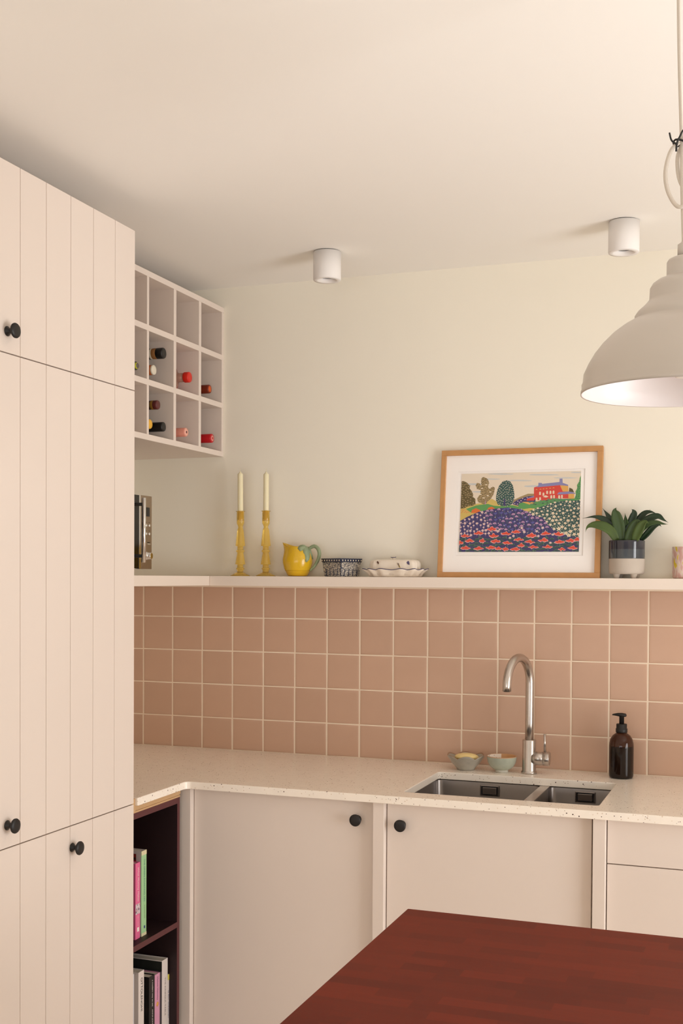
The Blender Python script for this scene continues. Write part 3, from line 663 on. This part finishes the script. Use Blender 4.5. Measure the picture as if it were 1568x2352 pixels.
ART = [('a_sky', (226, 212, 192)), ('a_cloud', (196, 198, 198)), ('a_olive', (92, 78, 38)), ('a_tan', (158, 136, 96)), ('a_teal', (44, 82, 78)), ('a_yellow', (204, 178, 96)),
       ('a_green', (86, 150, 82)), ('a_orange', (214, 106, 44)), ('a_navy', (56, 48, 104)), ('a_dteal', (50, 84, 80)), ('a_red', (208, 62, 48)), ('a_roof', (132, 130, 176)),
       ('a_cream', (228, 214, 190)), ('a_pinkw', (222, 196, 196)), ('a_lilac', (176, 132, 172)), ('a_blue', (84, 84, 154)), ('a_poppy', (216, 70, 44)), ('a_poppyedge', (226, 164, 168)),
       ('a_leaf', (48, 74, 74)), ('a_stem', (96, 128, 110)), ('a_ochre', (216, 164, 84)), ('a_window', (226, 206, 180))]
AM = [mat(n, c, .8, var=.03, scale=40) for n, c in ART]; AI = {n: i for i, (n, c) in enumerate(ART)}
PU0, PU1, PV0, PV1 = .0745, .4970, .0920, .3735
def AP(x, y):
    t = (y-70)/925
    for _ in range(3):
        xl = 85-20*t; xr = 1473-6*t; s = (x-xl)/(xr-xl); yt = 92-44*s; yb = 997-4*s; t = (y-yt)/(yb-yt)
    s = min(1, max(0, s)); t = min(1, max(0, t))
    return PU0+(PU1-PU0)*s, PV1-(PV1-PV0)*t
art = MB(); lay = [0]
art.box(PU0, PU1, .0112, .0130, PV0, PV1, AI['a_sky'])
def A(pts, col, step=True):
    if step: lay[0] += 1
    y = .0112-.00002-lay[0]*.0000015
    vs = []
    for x, yy in pts:
        u, v = AP(x, yy); vs.append((u, y, v))
    art.add(vs, [tuple(range(len(vs)))], AI[col])
def blob(cx, cy, rx, ry, n=9, jit=.25, rnd=random): return [(cx+rx*math.cos(2*PI*k/n)*(1+rnd.uniform(-jit, jit)), cy+ry*math.sin(2*PI*k/n)*(1+rnd.uniform(-jit, jit))) for k in range(n)]
def inpoly(x, y, P):
    c = False; j = len(P)-1
    for i in range(len(P)):
        if (P[i][1] > y) != (P[j][1] > y) and x < (P[j][0]-P[i][0])*(y-P[i][1])/(P[j][1]-P[i][1])+P[i][0]: c = not c
        j = i
    return c
def scatter(P, n, dmin, rnd, keep=lambda x, y: True):
    xs = [p[0] for p in P]; ys = [p[1] for p in P]; o = []; tries = 0
    while len(o) < n and tries < 20000:
        tries += 1; x = rnd.uniform(min(xs), max(xs)); y = rnd.uniform(min(ys), max(ys))
        if inpoly(x, y, P) and keep(x, y) and all((x-a)**2+(y-b)**2 > dmin*dmin for a, b in o): o.append((x, y))
    return o
rn = random.Random(3)
for cx, cy, rx, ry in ((560, 90, 150, 9), (240, 210, 120, 10), (930, 230, 100, 12), (1050, 95, 180, 9), (1290, 130, 130, 8), (420, 150, 120, 7), (1420, 65, 60, 9), (770, 165, 150, 8), (330, 300, 110, 10)): A(blob(cx, cy, rx, ry, 12, .15, rn), 'a_cloud')
A([(700, 395), (780, 355), (870, 318), (960, 318), (960, 420), (700, 430)], 'a_tan')
A([(60, 500), (75, 470), (250, 440), (330, 430), (450, 380), (540, 430), (700, 450), (760, 430), (1000, 400), (1480, 360), (1480, 560), (60, 640)], 'a_yellow')
A([(680, 440), (750, 390), (860, 350), (960, 340), (960, 420), (760, 460)], 'a_navy')
for x, y in scatter([(690, 440), (750, 395), (860, 360), (930, 350), (900, 400), (770, 455)], 14, 22, rn): A(blob(x, y, 7, 6, 6, .2, rn), 'a_pinkw')
A([(140, 500), (260, 458), (400, 438), (470, 460), (560, 465), (690, 452), (760, 470), (770, 430), (830, 418), (900, 430), (1010, 405), (1140, 372), (1280, 378), (1420, 372), (1480, 380), (1480, 450), (1200, 440), (990, 490), (860, 500), (700, 490), (420, 510), (200, 540)], 'a_green')
A([(760, 455), (800, 422), (870, 440), (880, 480), (780, 484)], 'a_green'); A([(800, 415), (900, 412), (950, 425), (890, 445)], 'a_ochre')
A([(820, 500), (900, 486), (960, 490), (880, 515)], 'a_yellow')
A([(200, 545), (215, 510), (260, 490), (310, 510), (325, 545)], 'a_orange'); A([(395, 505), (410, 482), (450, 470), (485, 490), (480, 505)], 'a_orange')
A([(60, 500), (120, 495), (200, 540), (190, 600), (60, 640)], 'a_yellow')
for x, y in scatter([(60, 505), (120, 498), (190, 535), (180, 552), (60, 540)], 16, 12, rn): A(blob(x, y, 5, 4, 6, .1, rn), 'a_poppy')
def tree(outline, col, spot, n, r, dmin):
    A(outline, col)
    for x, y in scatter(outline, n, dmin, rn): A(blob(x, y, r, r*.6, 6, .3, rn), spot)
tree([(70, 495), (70, 178), (110, 176), (150, 195), (185, 230), (180, 260), (205, 290), (225, 330), (222, 360), (250, 380), (255, 440), (225, 460), (160, 470), (120, 492)], 'a_olive', 'a_tan', 60, 10, 19)
tree([(345, 445), (330, 432), (285, 420), (272, 380), (290, 350), (310, 320), (318, 280), (270, 265), (252, 225), (268, 195), (300, 200), (320, 235), (318, 165), (325, 135), (350, 126), (390, 145), (410, 190), (400, 245), (420, 265), (455, 238), (482, 250), (475, 300), (462, 340), (430, 385), (400, 410), (385, 430), (375, 445)], 'a_tan', 'a_olive', 90, 8, 15)
for x, y in ((310, 330), (350, 370), (400, 345), (330, 260), (380, 215), (430, 300)): A(blob(x, y, 16, 7, 7, .2, rn), 'a_cream')
A([(366, 445), (372, 380), (378, 445)], 'a_lilac')
tree([(560, 462), (520, 445), (498, 400), (498, 350), (510, 280), (535, 220), (575, 175), (620, 162), (665, 178), (695, 225), (710, 300), (715, 370), (700, 420), (675, 452), (620, 466)], 'a_teal', 'a_cream', 95, 6.5, 19)
A([(585, 462), (592, 380), (604, 380), (612, 462)], 'a_navy')
# the house
A([(940, 385), (940, 245), (975, 232), (1235, 215), (1330, 225), (1335, 300), (1400, 310), (1395, 370), (1200, 372), (1040, 400)], 'a_red')
A([(858, 400), (862, 370), (945, 350), (945, 398)], 'a_red'); A([(865, 368), (940, 342), (945, 358), (862, 376)], 'a_roof')
A([(970, 243), (1010, 205), (1240, 178), (1330, 212), (1330, 225), (1235, 216)], 'a_roof'); A([(988, 240), (990, 190), (1030, 192), (1030, 225)], 'a_roof'); A([(1230, 195), (1232, 140), (1264, 138), (1268, 200)], 'a_roof')
A([(1238, 218), (1330, 224), (1335, 290), (1270, 290)], 'a_ochre'); A([(1205, 325), (1225, 300), (1360, 288), (1415, 312), (1410, 318)], 'a_roof'); A([(1335, 318), (1400, 316), (1400, 370), (1335, 368)], 'a_ochre')
for x, y in ((1010, 312), (1050, 322), (1092, 300), (1130, 300), (1165, 298), (972, 382), (1012, 376), (1140, 352), (1172, 350), (1230, 352), (1262, 348)): A([(x-10, y+20), (x-10, y-12), (x, y-20), (x+10, y-12), (x+10, y+20)], 'a_window')
for x, y in ((970, 268), (1015, 264), (1050, 260), (1085, 256), (1125, 252), (1165, 247)): A([(x-13, y+5), (x, y-6), (x+13, y+5)], 'a_ochre')
A([(1045, 355), (1075, 335), (1110, 352), (1080, 362)], 'a_cream')
A([(1340, 290), (1345, 245), (1380, 260), (1400, 300)], 'a_olive')
A([(1400, 385), (1420, 330), (1415, 290), (1435, 250), (1430, 215), (1455, 170), (1460, 130), (1478, 100), (1480, 390)], 'a_green')
for x, y in scatter([(1415, 375), (1440, 250), (1465, 140), (1475, 380)], 22, 18, rn): A(blob(x, y, 8, 5, 6, .2, rn), 'a_teal')
for x, y in scatter([(880, 405), (1000, 392), (1200, 368), (1400, 378), (1200, 410), (960, 450), (900, 440)], 30, 22, rn): A(blob(x, y, 14, 6, 7, .3, rn), 'a_leaf' if rn.random() < .35 else 'a_stem')
# the flower fields
TEAL = [(880, 525), (1000, 478), (1150, 425), (1300, 398), (1480, 390), (1480, 840), (1200, 840), (900, 700)]
NAVY = [(60, 640), (160, 590), (300, 530), (450, 500), (640, 480), (800, 500), (960, 570), (1060, 600), (1110, 680), (1170, 730), (1300, 800), (1480, 830), (1480, 1000), (60, 1000)]
A(TEAL, 'a_dteal'); A(NAVY, 'a_navy')
def flower(x, y, r, col, eye='a_ochre'):
    a0 = rn.uniform(0, 6); asp = rn.uniform(.75, 1.0)
    A([(x+r*(.78+.24*math.cos(PI*k/2))*math.cos(a0+2*PI*k/20), y+asp*r*(.78+.24*math.cos(PI*k/2))*math.sin(a0+2*PI*k/20)) for k in range(20)], col)
    if r > 12: A(blob(x, y, r*.22, r*.22, 5, 0, rn), eye)
TW = [p for p in scatter(TEAL, 300, 41, rn, lambda x, y: not inpoly(x, y, NAVY))]
for x, y in TW: A([(x-2, y+6), (x+2, y+6), (x+3, y+34), (x, y+34)], 'a_leaf')
for x, y in TW: flower(x, y, (14+11*(y-400)/400)*rn.uniform(.8, 1.25), 'a_cream')
for x, y in scatter(TEAL, 160, 26, rn, lambda x, y: not inpoly(x, y, NAVY) and all((x-a)**2+(y-b)**2 > 26*26 for a, b in TW)): A(blob(x, y, 5, 5, 6, .1, rn), 'a_cream')
LIL = [(400, 520), (640, 492), (800, 505), (950, 575), (1040, 615), (1100, 690), (1120, 740), (900, 760), (560, 740), (430, 690), (380, 600)]
LF = scatter(LIL, 70, 44, rn)
for x, y in LF: A([(x-2, y+4), (x+2, y+4), (x+8, y+52), (x+4, y+52)], 'a_stem')
for i, (x, y) in enumerate(LF):
    if i % 5 < 3: A([(x-23, y+4), (x-14, y-13), (x, y-19), (x+16, y-12), (x+24, y+6), (x+6, y+3), (x-8, y+5)], 'a_lilac')
    else: A([(x-24, y-12), (x-8, y-6), (x+4, y-16), (x+24, y-8), (x+12, y+8), (x, y+14), (x-14, y+6)], 'a_blue')
WL = [(70, 650), (170, 600), (310, 545), (400, 520), (380, 620), (430, 700), (560, 740), (380, 800), (70, 810)]
WF = scatter(WL, 75, 37, rn)
for x, y in WF: A([(x-2, y+6), (x+2, y+6), (x+3, y+30), (x, y+30)], 'a_lilac')
for x, y in WF: flower(x, y, 17*rn.uniform(.75, 1.2), 'a_pinkw')
for x, y in scatter(NAVY, 80, 34, rn, lambda x, y: y < 780): A(blob(x, y, 6, 5, 6, .1, rn), 'a_pinkw')
POP = [(142, 812), (300, 780), (482, 806), (625, 782), (748, 762), (920, 804), (1090, 780), (1230, 788), (455, 730), (190, 866), (345, 866), (502, 872), (642, 890), (780, 852), (904, 876), (1060, 858), (1248, 878), (1375, 862), (1450, 850), (80, 890), (145, 950), (305, 952), (448, 945), (542, 956), (622, 962), (735, 962), (802, 918), (945, 938), (1112, 936), (1275, 962), (1392, 946)]
for x, y in scatter([(60, 830), (1480, 830), (1480, 1000), (60, 1000)], 110, 34, rn):
    A([(x-30, y+14), (x-24, y-6), (x, y-16), (x+22, y-6), (x+30, y+14)], 'a_leaf'); A([(x-26, y+5), (x-20, y-6), (x, y-12), (x+20, y-6), (x+26, y+5), (x+17, y-3), (x, y-9.5), (x-17, y-3)], 'a_stem')
for x, y in POP: A([(x-3, y+10), (x+3, y+10), (x+8, y+62), (x+3, y+62)], 'a_stem')
for x, y in POP:
    small = x in (80, 1450, 542, 622, 345, 1275, 802); W0 = 40 if small else 58
    prof = [(-1, .30), (-.70, -.20), (-.35, -.35), (-.08, -.80), (.28, -.72), (.50, -.25), (.88, -.10), (1, .38), (.60, .62), (.25, .90), (-.10, .55), (-.55, .80)]
    fl = rn.choice((-1, 1)); jt = [(rn.uniform(-.10, .10), rn.uniform(-.22, .22)) for _ in prof]; hh = rn.uniform(25, 33)
    kp = [(x+fl*(a+j[0])*W0*1.06, y+(b_+j[1])*hh, 0) for (a, b_), j in zip(prof, jt)]
    kp = kp[-2:]+kp+kp[:2]; P0 = [(p[0], p[1]) for p in smoothpath(kp, 3)[6:-7]]
    A(P0, 'a_poppyedge'); A([(x+(a-x)*.86, y+(b_-y)*.74-1) for a, b_ in P0], 'a_poppy')
for x, y in ((530, 756), (712, 812), (982, 756), (838, 765), (808, 718), (1050, 716), (672, 834), (1142, 890), (1168, 795), (1002, 812)): flower(x, y, 19, 'a_pinkw')
art.build('garden_print', AM, fr_, local=True)

# ------------------------------------------------------------------ potted plant
qx, qy = 1.881, -0.062
pp = thing('potted_plant', 'leafy green plant in a two tone footed pot beside the picture', 'plant', (qx, qy, 1.6003))
M_POTD = mat('dark_blue_glaze', (.035, .034, .044), .07, linear=True, var=.3, scale=25, spec=.6); M_POTB = mat('grey_blue_glaze', (.062, .070, .078), .08, linear=True, var=.3, scale=25, spec=.6)
M_POTW = mat('raw_stoneware', (.50, .435, .37), .8, linear=True, var=.06, scale=30, bump=.15, bscale=120); M_SOIL = mat('soil', (40, 28, 20), .95, bump=.5, bscale=200)
R0 = .0590
pot = MB().lathe([(R0*.6, .0135), (R0*.90, .0140), (R0*.985, .0175), (R0*.995, .024), (R0, .0660)], (qx, qy, 1.6003), 48, cap1=False).build('pot', M_POTW, pp)
gz = MB(); gz.lathe([(R0, .0660), (R0*1.012, .0665), (R0*1.012, .0685), (R0*1.012, .0955), (R0*1.012, .0975)], (qx, qy, 1.6003), 48, cap0=False, cap1=False, mi=1); gz.lathe([(R0*1.012, .0975), (R0*1.012, .0995), (R0*1.012, .1215), (R0*1.0115, .1235), (R0*1.008, .1255), (R0*.995, .1275), (R0*.955, .1265), (R0*.945, .115), (R0*.94, .03)], (qx, qy, 1.6003), 48, cap0=False, cap1=True, mi=0)
gz.build('glaze_band', [M_POTD, M_POTB], pot)
for k in range(4):
    a = math.radians(-48+90*k); cx, cy = qx+.040*math.cos(a), qy+.040*math.sin(a)
    MB().lathe([(.0070, 1.6003), (.0085, 1.602), (.0125, 1.6145), (.0135, 1.620)], (cx, cy, 0), 14).build('pot_foot', M_POTW, pp)
MB().lathe([(R0*.94, .112), (R0*.94, .1180), (R0*.6, .1200), (R0*.1, .1215)], (qx, qy, 1.6003), 24).build('soil', M_SOIL, pp)
KP = .000229
def leaf(pts, w, yb, yt, mname, fold=.25, wpow=.8, tw=0.0):
    """pts: sideways and up offsets from the rim centre along the leaf's spine; yb, yt: towards the camera at root and tip"""
    S = smoothpath([(qx+(p[0]-728)*KP, qy-(yb+(yt-yb)*i/(len(pts)-1)), 1.7265+(655-p[1])*KP) for i, p in enumerate(pts)], 4)
    n = len(S); vs = []; side_prev = None
    for i, p in enumerate(S):
        t = Vector(S[min(i+1, n-1)])-Vector(S[max(i-1, 0)]); t.normalize(); k = i/(n-1)
        nr = Vector((.15*tw, -1, .35)); s = t.cross(nr)
        if s.length < .2: s = side_prev.copy()
        s.normalize(); up = s.cross(t).normalized()
        if up.y > 0: up = -up
        side_prev = s
        ww = w*KP*.48*max(.012, math.sin(PI*(.16+.84*k**.85))**(.85 if k < .42 else 1.5*wpow+.3))
        P = Vector(p)
        for q in (-1, -.5, 0, .5, 1): vs.append(tuple(P+s*ww*q+up*(abs(q)*ww*fold)))
    fs = [(5*i+j, 5*i+j+1, 5*i+j+6, 5*i+j+5) for i in range(n-1) for j in range(4)]
    return MB().add(vs, fs, 0, True).build('leaf', mname, pp, solid=.0009)
LG1 = mat('leaf_green', (.036, .070, .016), .38, linear=True, var=.3, scale=25); LG2 = mat('leaf_dark', (.014, .034, .013), .38, linear=True, var=.3, scale=25); LG3 = mat('leaf_fresh', (.060, .100, .019), .40, linear=True, var=.25, scale=25)
leaf([(650, 640), (540, 470), (420, 350), (270, 300), (95, 322)], 118, .01, .03, LG2)
leaf([(600, 660), (520, 520), (400, 445), (270, 425), (185, 455), (155, 530)], 150, .035, .055, LG3, wpow=.9)
leaf([(650, 640), (520, 430), (440, 280), (355, 162)], 120, -.02, -.025, LG2)
leaf([(665, 670), (635, 480), (590, 300), (570, 215), (588, 170)], 175, .03, .035, LG1, fold=.35, wpow=.7)
leaf([(720, 640), (715, 450), (705, 340), (693, 242)], 95, .0, -.005, LG1)
leaf([(740, 640), (770, 430), (820, 270), (810, 210), (785, 186)], 120, -.01, -.01, LG2)
leaf([(780, 620), (850, 400), (940, 290), (1050, 186)], 80, -.025, -.03, LG1)
leaf([(770, 630), (850, 410), (960, 260), (1060, 230), (1155, 262)], 105, -.02, -.01, LG2)
leaf([(800, 640), (900, 470), (1040, 340), (1170, 300), (1250, 350), (1320, 392)], 130, .0, .012, LG2)
leaf([(830, 650), (920, 520), (1030, 420), (1150, 390), (1250, 412), (1320, 418)], 95, .01, .02, LG1)
leaf([(930, 655), (1010, 570), (1110, 460), (1190, 425), (1228, 455)], 100, .015, .02, LG2)
leaf([(850, 670), (900, 560), (960, 440), (1020, 390), (1060, 410)], 150, .04, .055, LG3, fold=.3)
leaf([(740, 670), (790, 560), (850, 430), (900, 370), (960, 385)], 140, .035, .045, LG1, fold=.3)
leaf([(700, 660), (720, 560), (770, 430), (840, 350)], 130, .015, .015, LG2)
leaf([(650, 660), (560, 520), (470, 420), (430, 320)], 130, .0, -.005, LG2)
leaf([(790, 660), (880, 480), (900, 400), (890, 300)], 90, -.02, -.03, LG1)

# ------------------------------------------------------------------ patterned tumbler at the right edge
M_TUM = mat('pink_yellow_glass', (.80, .58, .50), .15, linear=True, var=.1, scale=30, trans=.25, coat=.3)
N, L, b = nodes_of(M_TUM)
tcn = N.new('ShaderNodeTexCoord'); mpn = N.new('ShaderNodeMapping'); mpn.inputs['Scale'].default_value = (1, 1, .4); n1 = N.new('ShaderNodeTexNoise'); n1.inputs['Scale'].default_value = 75; n1.inputs['Detail'].default_value = 1
L.new(tcn.outputs['Object'], mpn.inputs[0]); L.new(mpn.outputs[0], n1.inputs['Vector']); rp = N.new('ShaderNodeValToRGB')
rp.color_ramp.elements[0].position = .40; rp.color_ramp.elements[0].color = (.72, .44, .38, 1); rp.color_ramp.elements[1].position = .60; rp.color_ramp.elements[1].color = (.80, .60, .05, 1)
e_ = rp.color_ramp.elements.new(.50); e_.color = (.82, .66, .58, 1); e_ = rp.color_ramp.elements.new(.55); e_.color = (.82, .66, .55, 1)
L.new(n1.outputs['Fac'], rp.inputs[0]); L.new(rp.outputs[0], b.inputs['Base Color'])
tu = MB().lathe([(.028, .0003), (.033, .001), (.0355, .006), (.0362, .02), (.0370, .1055), (.0355, .1060), (.0345, .1050), (.0338, .012), (.02, .009)], (2.0655, -.060, 1.6), 40).build('tumbler', M_TUM, loc=(2.0655, -.060, 1.6))
tag(tu, 'pink and yellow mottled glass tumbler at the right end of the shelf', 'tumbler')

# ------------------------------------------------------------------ soap bottle
sx_, sy_ = 1.8735, -0.089
so = thing('soap_dispenser', 'dark amber bottle with a black pump right of the sink', 'soap dispenser', (sx_, sy_, ZW))
M_SOAPG = mat('dark_amber_bottle', (.010, .004, .002), .08, linear=True, var=.1, spec=.42)
M_SOAPT = mat('amber_bottle_shoulder', (.045, .013, .005), .08, linear=True, var=.1, spec=.42)
bp_ = [(.030, .0005), (.0385, .002), (.0402, .006), (.0407, .011), (.0408, .016), (.0408, .022), (.0408, .098), (.0408, .104), (.0408, .108)]
bp2 = [(.0408, .108), (.0407, .1095), (.0400, .118), (.0365, .131), (.0290, .143), (.0205, .1495), (.0165, .152), (.0162, .156)]
MB().lathe(bp_, (sx_, sy_, ZW), 40, cap1=False).lathe(bp2, (sx_, sy_, ZW), 40, cap0=False, mi=1).build('bottle', [M_SOAPG, M_SOAPT], so)
pc = MB().lathe([(.0185, .1525), (.0195, .154), (.0195, .166), (.0175, .1675), (.0178, .180), (.0165, .182), (.009, .1825)], (sx_, sy_, ZW), 32).build('pump_collar', M_BLACK, so)
ph = MB(); ph.lathe([(.0082, .182), (.0082, .206), (.0100, .207)], (sx_, sy_, ZW), 20)
secs = []
for dx, wd, zb_, zt_ in ((.0155, .007, .2075, .213), (.013, .0105, .2065, .2165), (.0, .0115, .2060, .2185), (-.012, .0085, .2075, .2180), (-.026, .0055, .2095, .2150), (-.031, .004, .2095, .2135)):
    secs.append([(sx_+dx, sy_+wd*c, ZW+(zb_+zt_)/2+(zt_-zb_)/2*s) for c, s in ((-1, -.5), (-.6, -1), (.6, -1), (1, -.5), (1, .4), (.55, 1), (-.55, 1), (-1, .4))])
ph.loft(secs); ph.build('pump_head', M_BLACK, so)

# ------------------------------------------------------------------ soap dish, soap and bowl
cx_, cy_ = 1.3445, -0.121
M_GREY = mat('grey_green_glaze', (.40, .37, .31), .3, linear=True, var=.22, scale=45, coat=.2); M_RIMB = mat('rust_glaze_rim', (.34, .20, .12), .35, linear=True, var=.2, scale=60)
def scal(r_, h, k, dz):
    o = []
    for i in range(72):
        a = 2*PI*i/72; c = abs(math.cos(3*(a+.25)))
        o.append((cx_+(r_+k*(c-.6))*math.cos(a), cy_+(r_+k*(c-.6))*math.sin(a), ZW+h+dz*(c-.65)))
    return o
dsh = MB().loft([scal(.027, .0003, 0, 0), scal(.031, .001, 0, 0), scal(.033, .006, 0, 0), scal(.050, .025, .003, .002), scal(.063, .045, .006, .009), scal(.0655, .0495, .007, .012)], True, False)
dsh.loft([scal(.0655, .0495, .007, .012), scal(.0640, .0505, .007, .012), scal(.0620, .0470, .006, .010)], False, False, mi=1)
dsh.loft([scal(.0620, .0470, .006, .010), scal(.047, .025, .003, .002), scal(.030, .010, 0, 0), scal(.01, .009, 0, 0)], False, True)
o = dsh.build('soap_dish', [M_GREY, M_RIMB], loc=(cx_, cy_, ZW)); tag(o, 'grey green petal edged dish holding a yellow soap', 'soap dish')
sb = MB(); rings = []
for k in range(9):
    a = -PI/2+PI*k/8; rings.append([(cx_+.003+(.041*math.cos(a)+.002)*math.cos(2*PI*i/32), cy_+(.031*math.cos(a)+.002)*math.sin(2*PI*i/32), ZW+.0440+.0135*math.sin(a)) for i in range(32)])
sb.loft(rings); o = sb.build('soap_bar', mat('yellow_soap', (.83, .66, .30), .5, linear=True, var=.03, sss=.1), loc=(cx_, cy_, ZW+.031)); tag(o, 'oval pale yellow soap bar lying in the petal edged dish', 'soap')
vx, vy = 1.4730, -0.1240
M_CELA = mat('celadon_glaze', (.44, .47, .38), .25, linear=True, var=.14, scale=60, coat=.2)
M_BIN = speckle(mat('bowl_inside_glaze', (.80, .72, .62), .3, linear=True, var=.02), [(170, .35, .35, (.06, .05, .07))])
N, L, b = nodes_of(M_BIN)
tcn = N.new('ShaderNodeTexCoord'); sp_ = N.new('ShaderNodeSeparateXYZ'); L.new(tcn.outputs['Object'], sp_.inputs[0]); lt = N.new('ShaderNodeMath'); lt.operation = 'GREATER_THAN'; lt.inputs[1].default_value = -.012; L.new(sp_.outputs[0], lt.inputs[0])
mxn = N.new('ShaderNodeMix'); mxn.data_type = 'RGBA'; mxn.inputs['B'].default_value = (.55, .30, .13, 1); L.new(b.inputs['Base Color'].links[0].from_socket, mxn.inputs['A']); L.new(lt.outputs[0], mxn.inputs['Factor']); L.new(mxn.outputs['Result'], b.inputs['Base Color'])
M_FOOT = mat('white_foot_glaze', (.76, .74, .66), .3, linear=True, var=.04); M_RIMO = mat('orange_rim_glaze', (.55, .33, .18), .3, linear=True, var=.1)
bw = MB(); bw.lathe([(.019, .0003), (.0225, .001), (.0220, .008)], (vx, vy, ZW), 40, cap1=False, mi=1)
bw.lathe([(.0220, .008), (.030, .0105), (.041, .020), (.0485, .034), (.0520, .0535)], (vx, vy, ZW), 40, cap0=False, cap1=False, mi=0)
bw.lathe([(.0520, .0535), (.0520, .0555), (.0505, .0560), (.0492, .0550)], (vx, vy, ZW), 40, cap0=False, cap1=False, mi=3)
bw.lathe([(.0492, .0550), (.045, .034), (.037, .021), (.024, .013), (.004, .011)], (vx, vy, ZW), 40, cap0=False, cap1=True, mi=2)
o = bw.build('small_bowl', [M_CELA, M_FOOT, M_BIN, M_RIMO], loc=(vx, vy, ZW)); tag(o, 'small celadon bowl with a speckled inside between soap dish and tap', 'bowl')

# ------------------------------------------------------------------ books
def book(label, y0, y1, z0, z1, spine, cover=None, depth=.19, xs=.507, hard=True):
    t = thing('book', label, 'book', (xs-depth/2, (y0+y1)/2, z0), 'cook books in the maroon bookcase')
    cover = cover or spine; th = .0022 if hard else .0007
    m = MB(); m.box(xs-depth, xs-th, y0, y0+th, z0, z1); m.box(xs-depth, xs-th, y1-th, y1, z0, z1); cv = m.build('cover', cover, t)
    box(xs-th, xs, y0, y1, z0, z1).build('spine', spine, t, bevel=.0006, segs=1)
    box(xs-depth+.004, xs-th, y0+th, y1-th, z0+.003, z1-.0035).build('pages', M_PAGE, t)
    return t
def spine_text(t, s, y, ztop, length, height, mname, xs=.507, name='lettering', shear=0): return lettering(s, height, length, ((xs+.0002, y, ztop), (0, 0, -1), (0, 1, 0)), mname, t, name=name, shear=shear)
BZ = .4702; LZ = .1182
mat('ink_teal', (72, 140, 120), .6); mat('ink_white', (240, 232, 226), .6); mat('ink_black', (30, 28, 28), .6); mat('ink_grey', (140, 132, 128), .6); mat('ink_plum', (112, 60, 96), .6); mat('ink_olive', (110, 124, 70), .6); mat('ink_navy', (52, 66, 120), .6)
S_GREEN = mat('mint_green_cloth', (158, 202, 150), .55); S_GREY = mat('pale_grey_cover', (196, 186, 184), .5)
g = book('mint green book at the right of the upper shelf', -.9100, -.8785, BZ, .738, S_GREEN, S_GREY)
for za, zb in ((.7245, .7382), (BZ-.0001, .4795)): box(.5068, .5074, -.9101, -.8784, za, zb).build('spine_band', mat('pale_straw', (218, 208, 170), .6), g)
spine_text(g, 'THE GREEN ROASTING TIN', -.8915, .711, .1330, .0080, 'ink_teal'); spine_text(g, 'RUKMINI IYER', -.8905, .566, .0420, .0042, 'ink_olive')
box(.507, .5075, -.8945, -.8865, .4925, .5010).build('publisher_mark', MATS['ink_navy'], g)
box(.33, .4880, -.9104, -.9098, .6900, .7290).build('cover_photo', speckle(mat('dark_food_photo', (120, 34, 24), .4, var=.3, scale=60), [(90, .4, .5, (.02, .015, .012))]), g)
S_PINK = mat('bright_pink_cover', (226, 104, 150), .5)
g = book('bright pink book left of the mint green one', -.9465, -.9185, BZ, .7080, S_PINK)
spine_text(g, 'What Mummy Makes', -.9310, .6930, .1060, .0105, 'ink_white', shear=.2); spine_text(g, 'REBECCA WILSON', -.9310, .5430, .0330, .0034, 'ink_white')
box(.507, .5074, -.9460, -.9190, .5480, .5800).build('spine_photo', speckle(mat('pale_food_photo', (212, 200, 206), .5), [(120, .5, .5, (.20, .16, .20)), (160, .4, .3, (.7, .3, .35))]), g)
box(.507, .5074, -.9360, -.9250, .4930, .5060).build('publisher_mark', MATS['ink_white'], g)
S_WHITE = mat('white_cover', (222, 212, 206), .5); S_BLACK = mat('black_cover', (24, 20, 20), .45); S_ROSE = mat('rose_pink_cover', (212, 150, 178), .5)
g = book('white book at the far left of the lower shelf', -.9830, -.9535, LZ, .3680, mat('cool_white_cover', (206, 204, 208), .4))
g = book('white book with tall black capitals down its spine', -.9265, -.8920, LZ, .3620, S_WHITE)
spine_text(g, 'OTTOLENGHI', -.9070, .3410, .1050, .0110, 'ink_black')
g = book('black book with white lower case title', -.8600, -.8240, LZ, .3260, S_BLACK)
spine_text(g, 'a modern way to eat', -.8390, .3120, .0850, .0085, 'ink_white'); spine_text(g, 'ANNA JONES', -.8390, .2180, .0550, .0075, 'ink_white')
g = book('rose pink book with a small orange spot on its spine', -.8225, -.7900, LZ, .3215, S_ROSE)
spine_text(g, 'Melissa Hemsley', -.8060, .3120, .0760, .0100, 'ink_plum', shear=.15)
MB().lathe([(.0075, 0), (.0075, .0004), (.003, .0005)], (.507, -.8055, .2235), 20, 'x').build('spine_spot', mat('orange_spot', (222, 160, 84), .5), g)
g = book('thin charcoal book squeezed beside the tall white one', -.7890, -.7765, LZ, .3200, mat('charcoal_cover', (58, 52, 58), .5))
g = book('tall white book with a dark forest photograph on its cover', -.7755, -.7375, LZ, .3530, S_WHITE)
spine_text(g, 'THE KINFOLK TABLE', -.7545, .2940, .1250, .0085, 'ink_grey')
M_FOREST = mat('dark_forest_photo', (34, 36, 32), .4, var=.5, scale=60, stretch=(1, 1, .1))
box(.31, .5060, -.7759, -.7754, .20, .3505).build('cover_photo', M_FOREST, g)
g = book('slim white and yellow book at the far right of the lower shelf', -.7366, -.7280, LZ, .2960, S_WHITE)
box(.5068, .5074, -.7367, -.7279, .2780, .2961).build('spine_band', mat('yellow_cover', (214, 204, 84), .5), g); spine_text(g, 'is for mexican', -.7322, .2440, .0900, .0062, 'ink_navy')
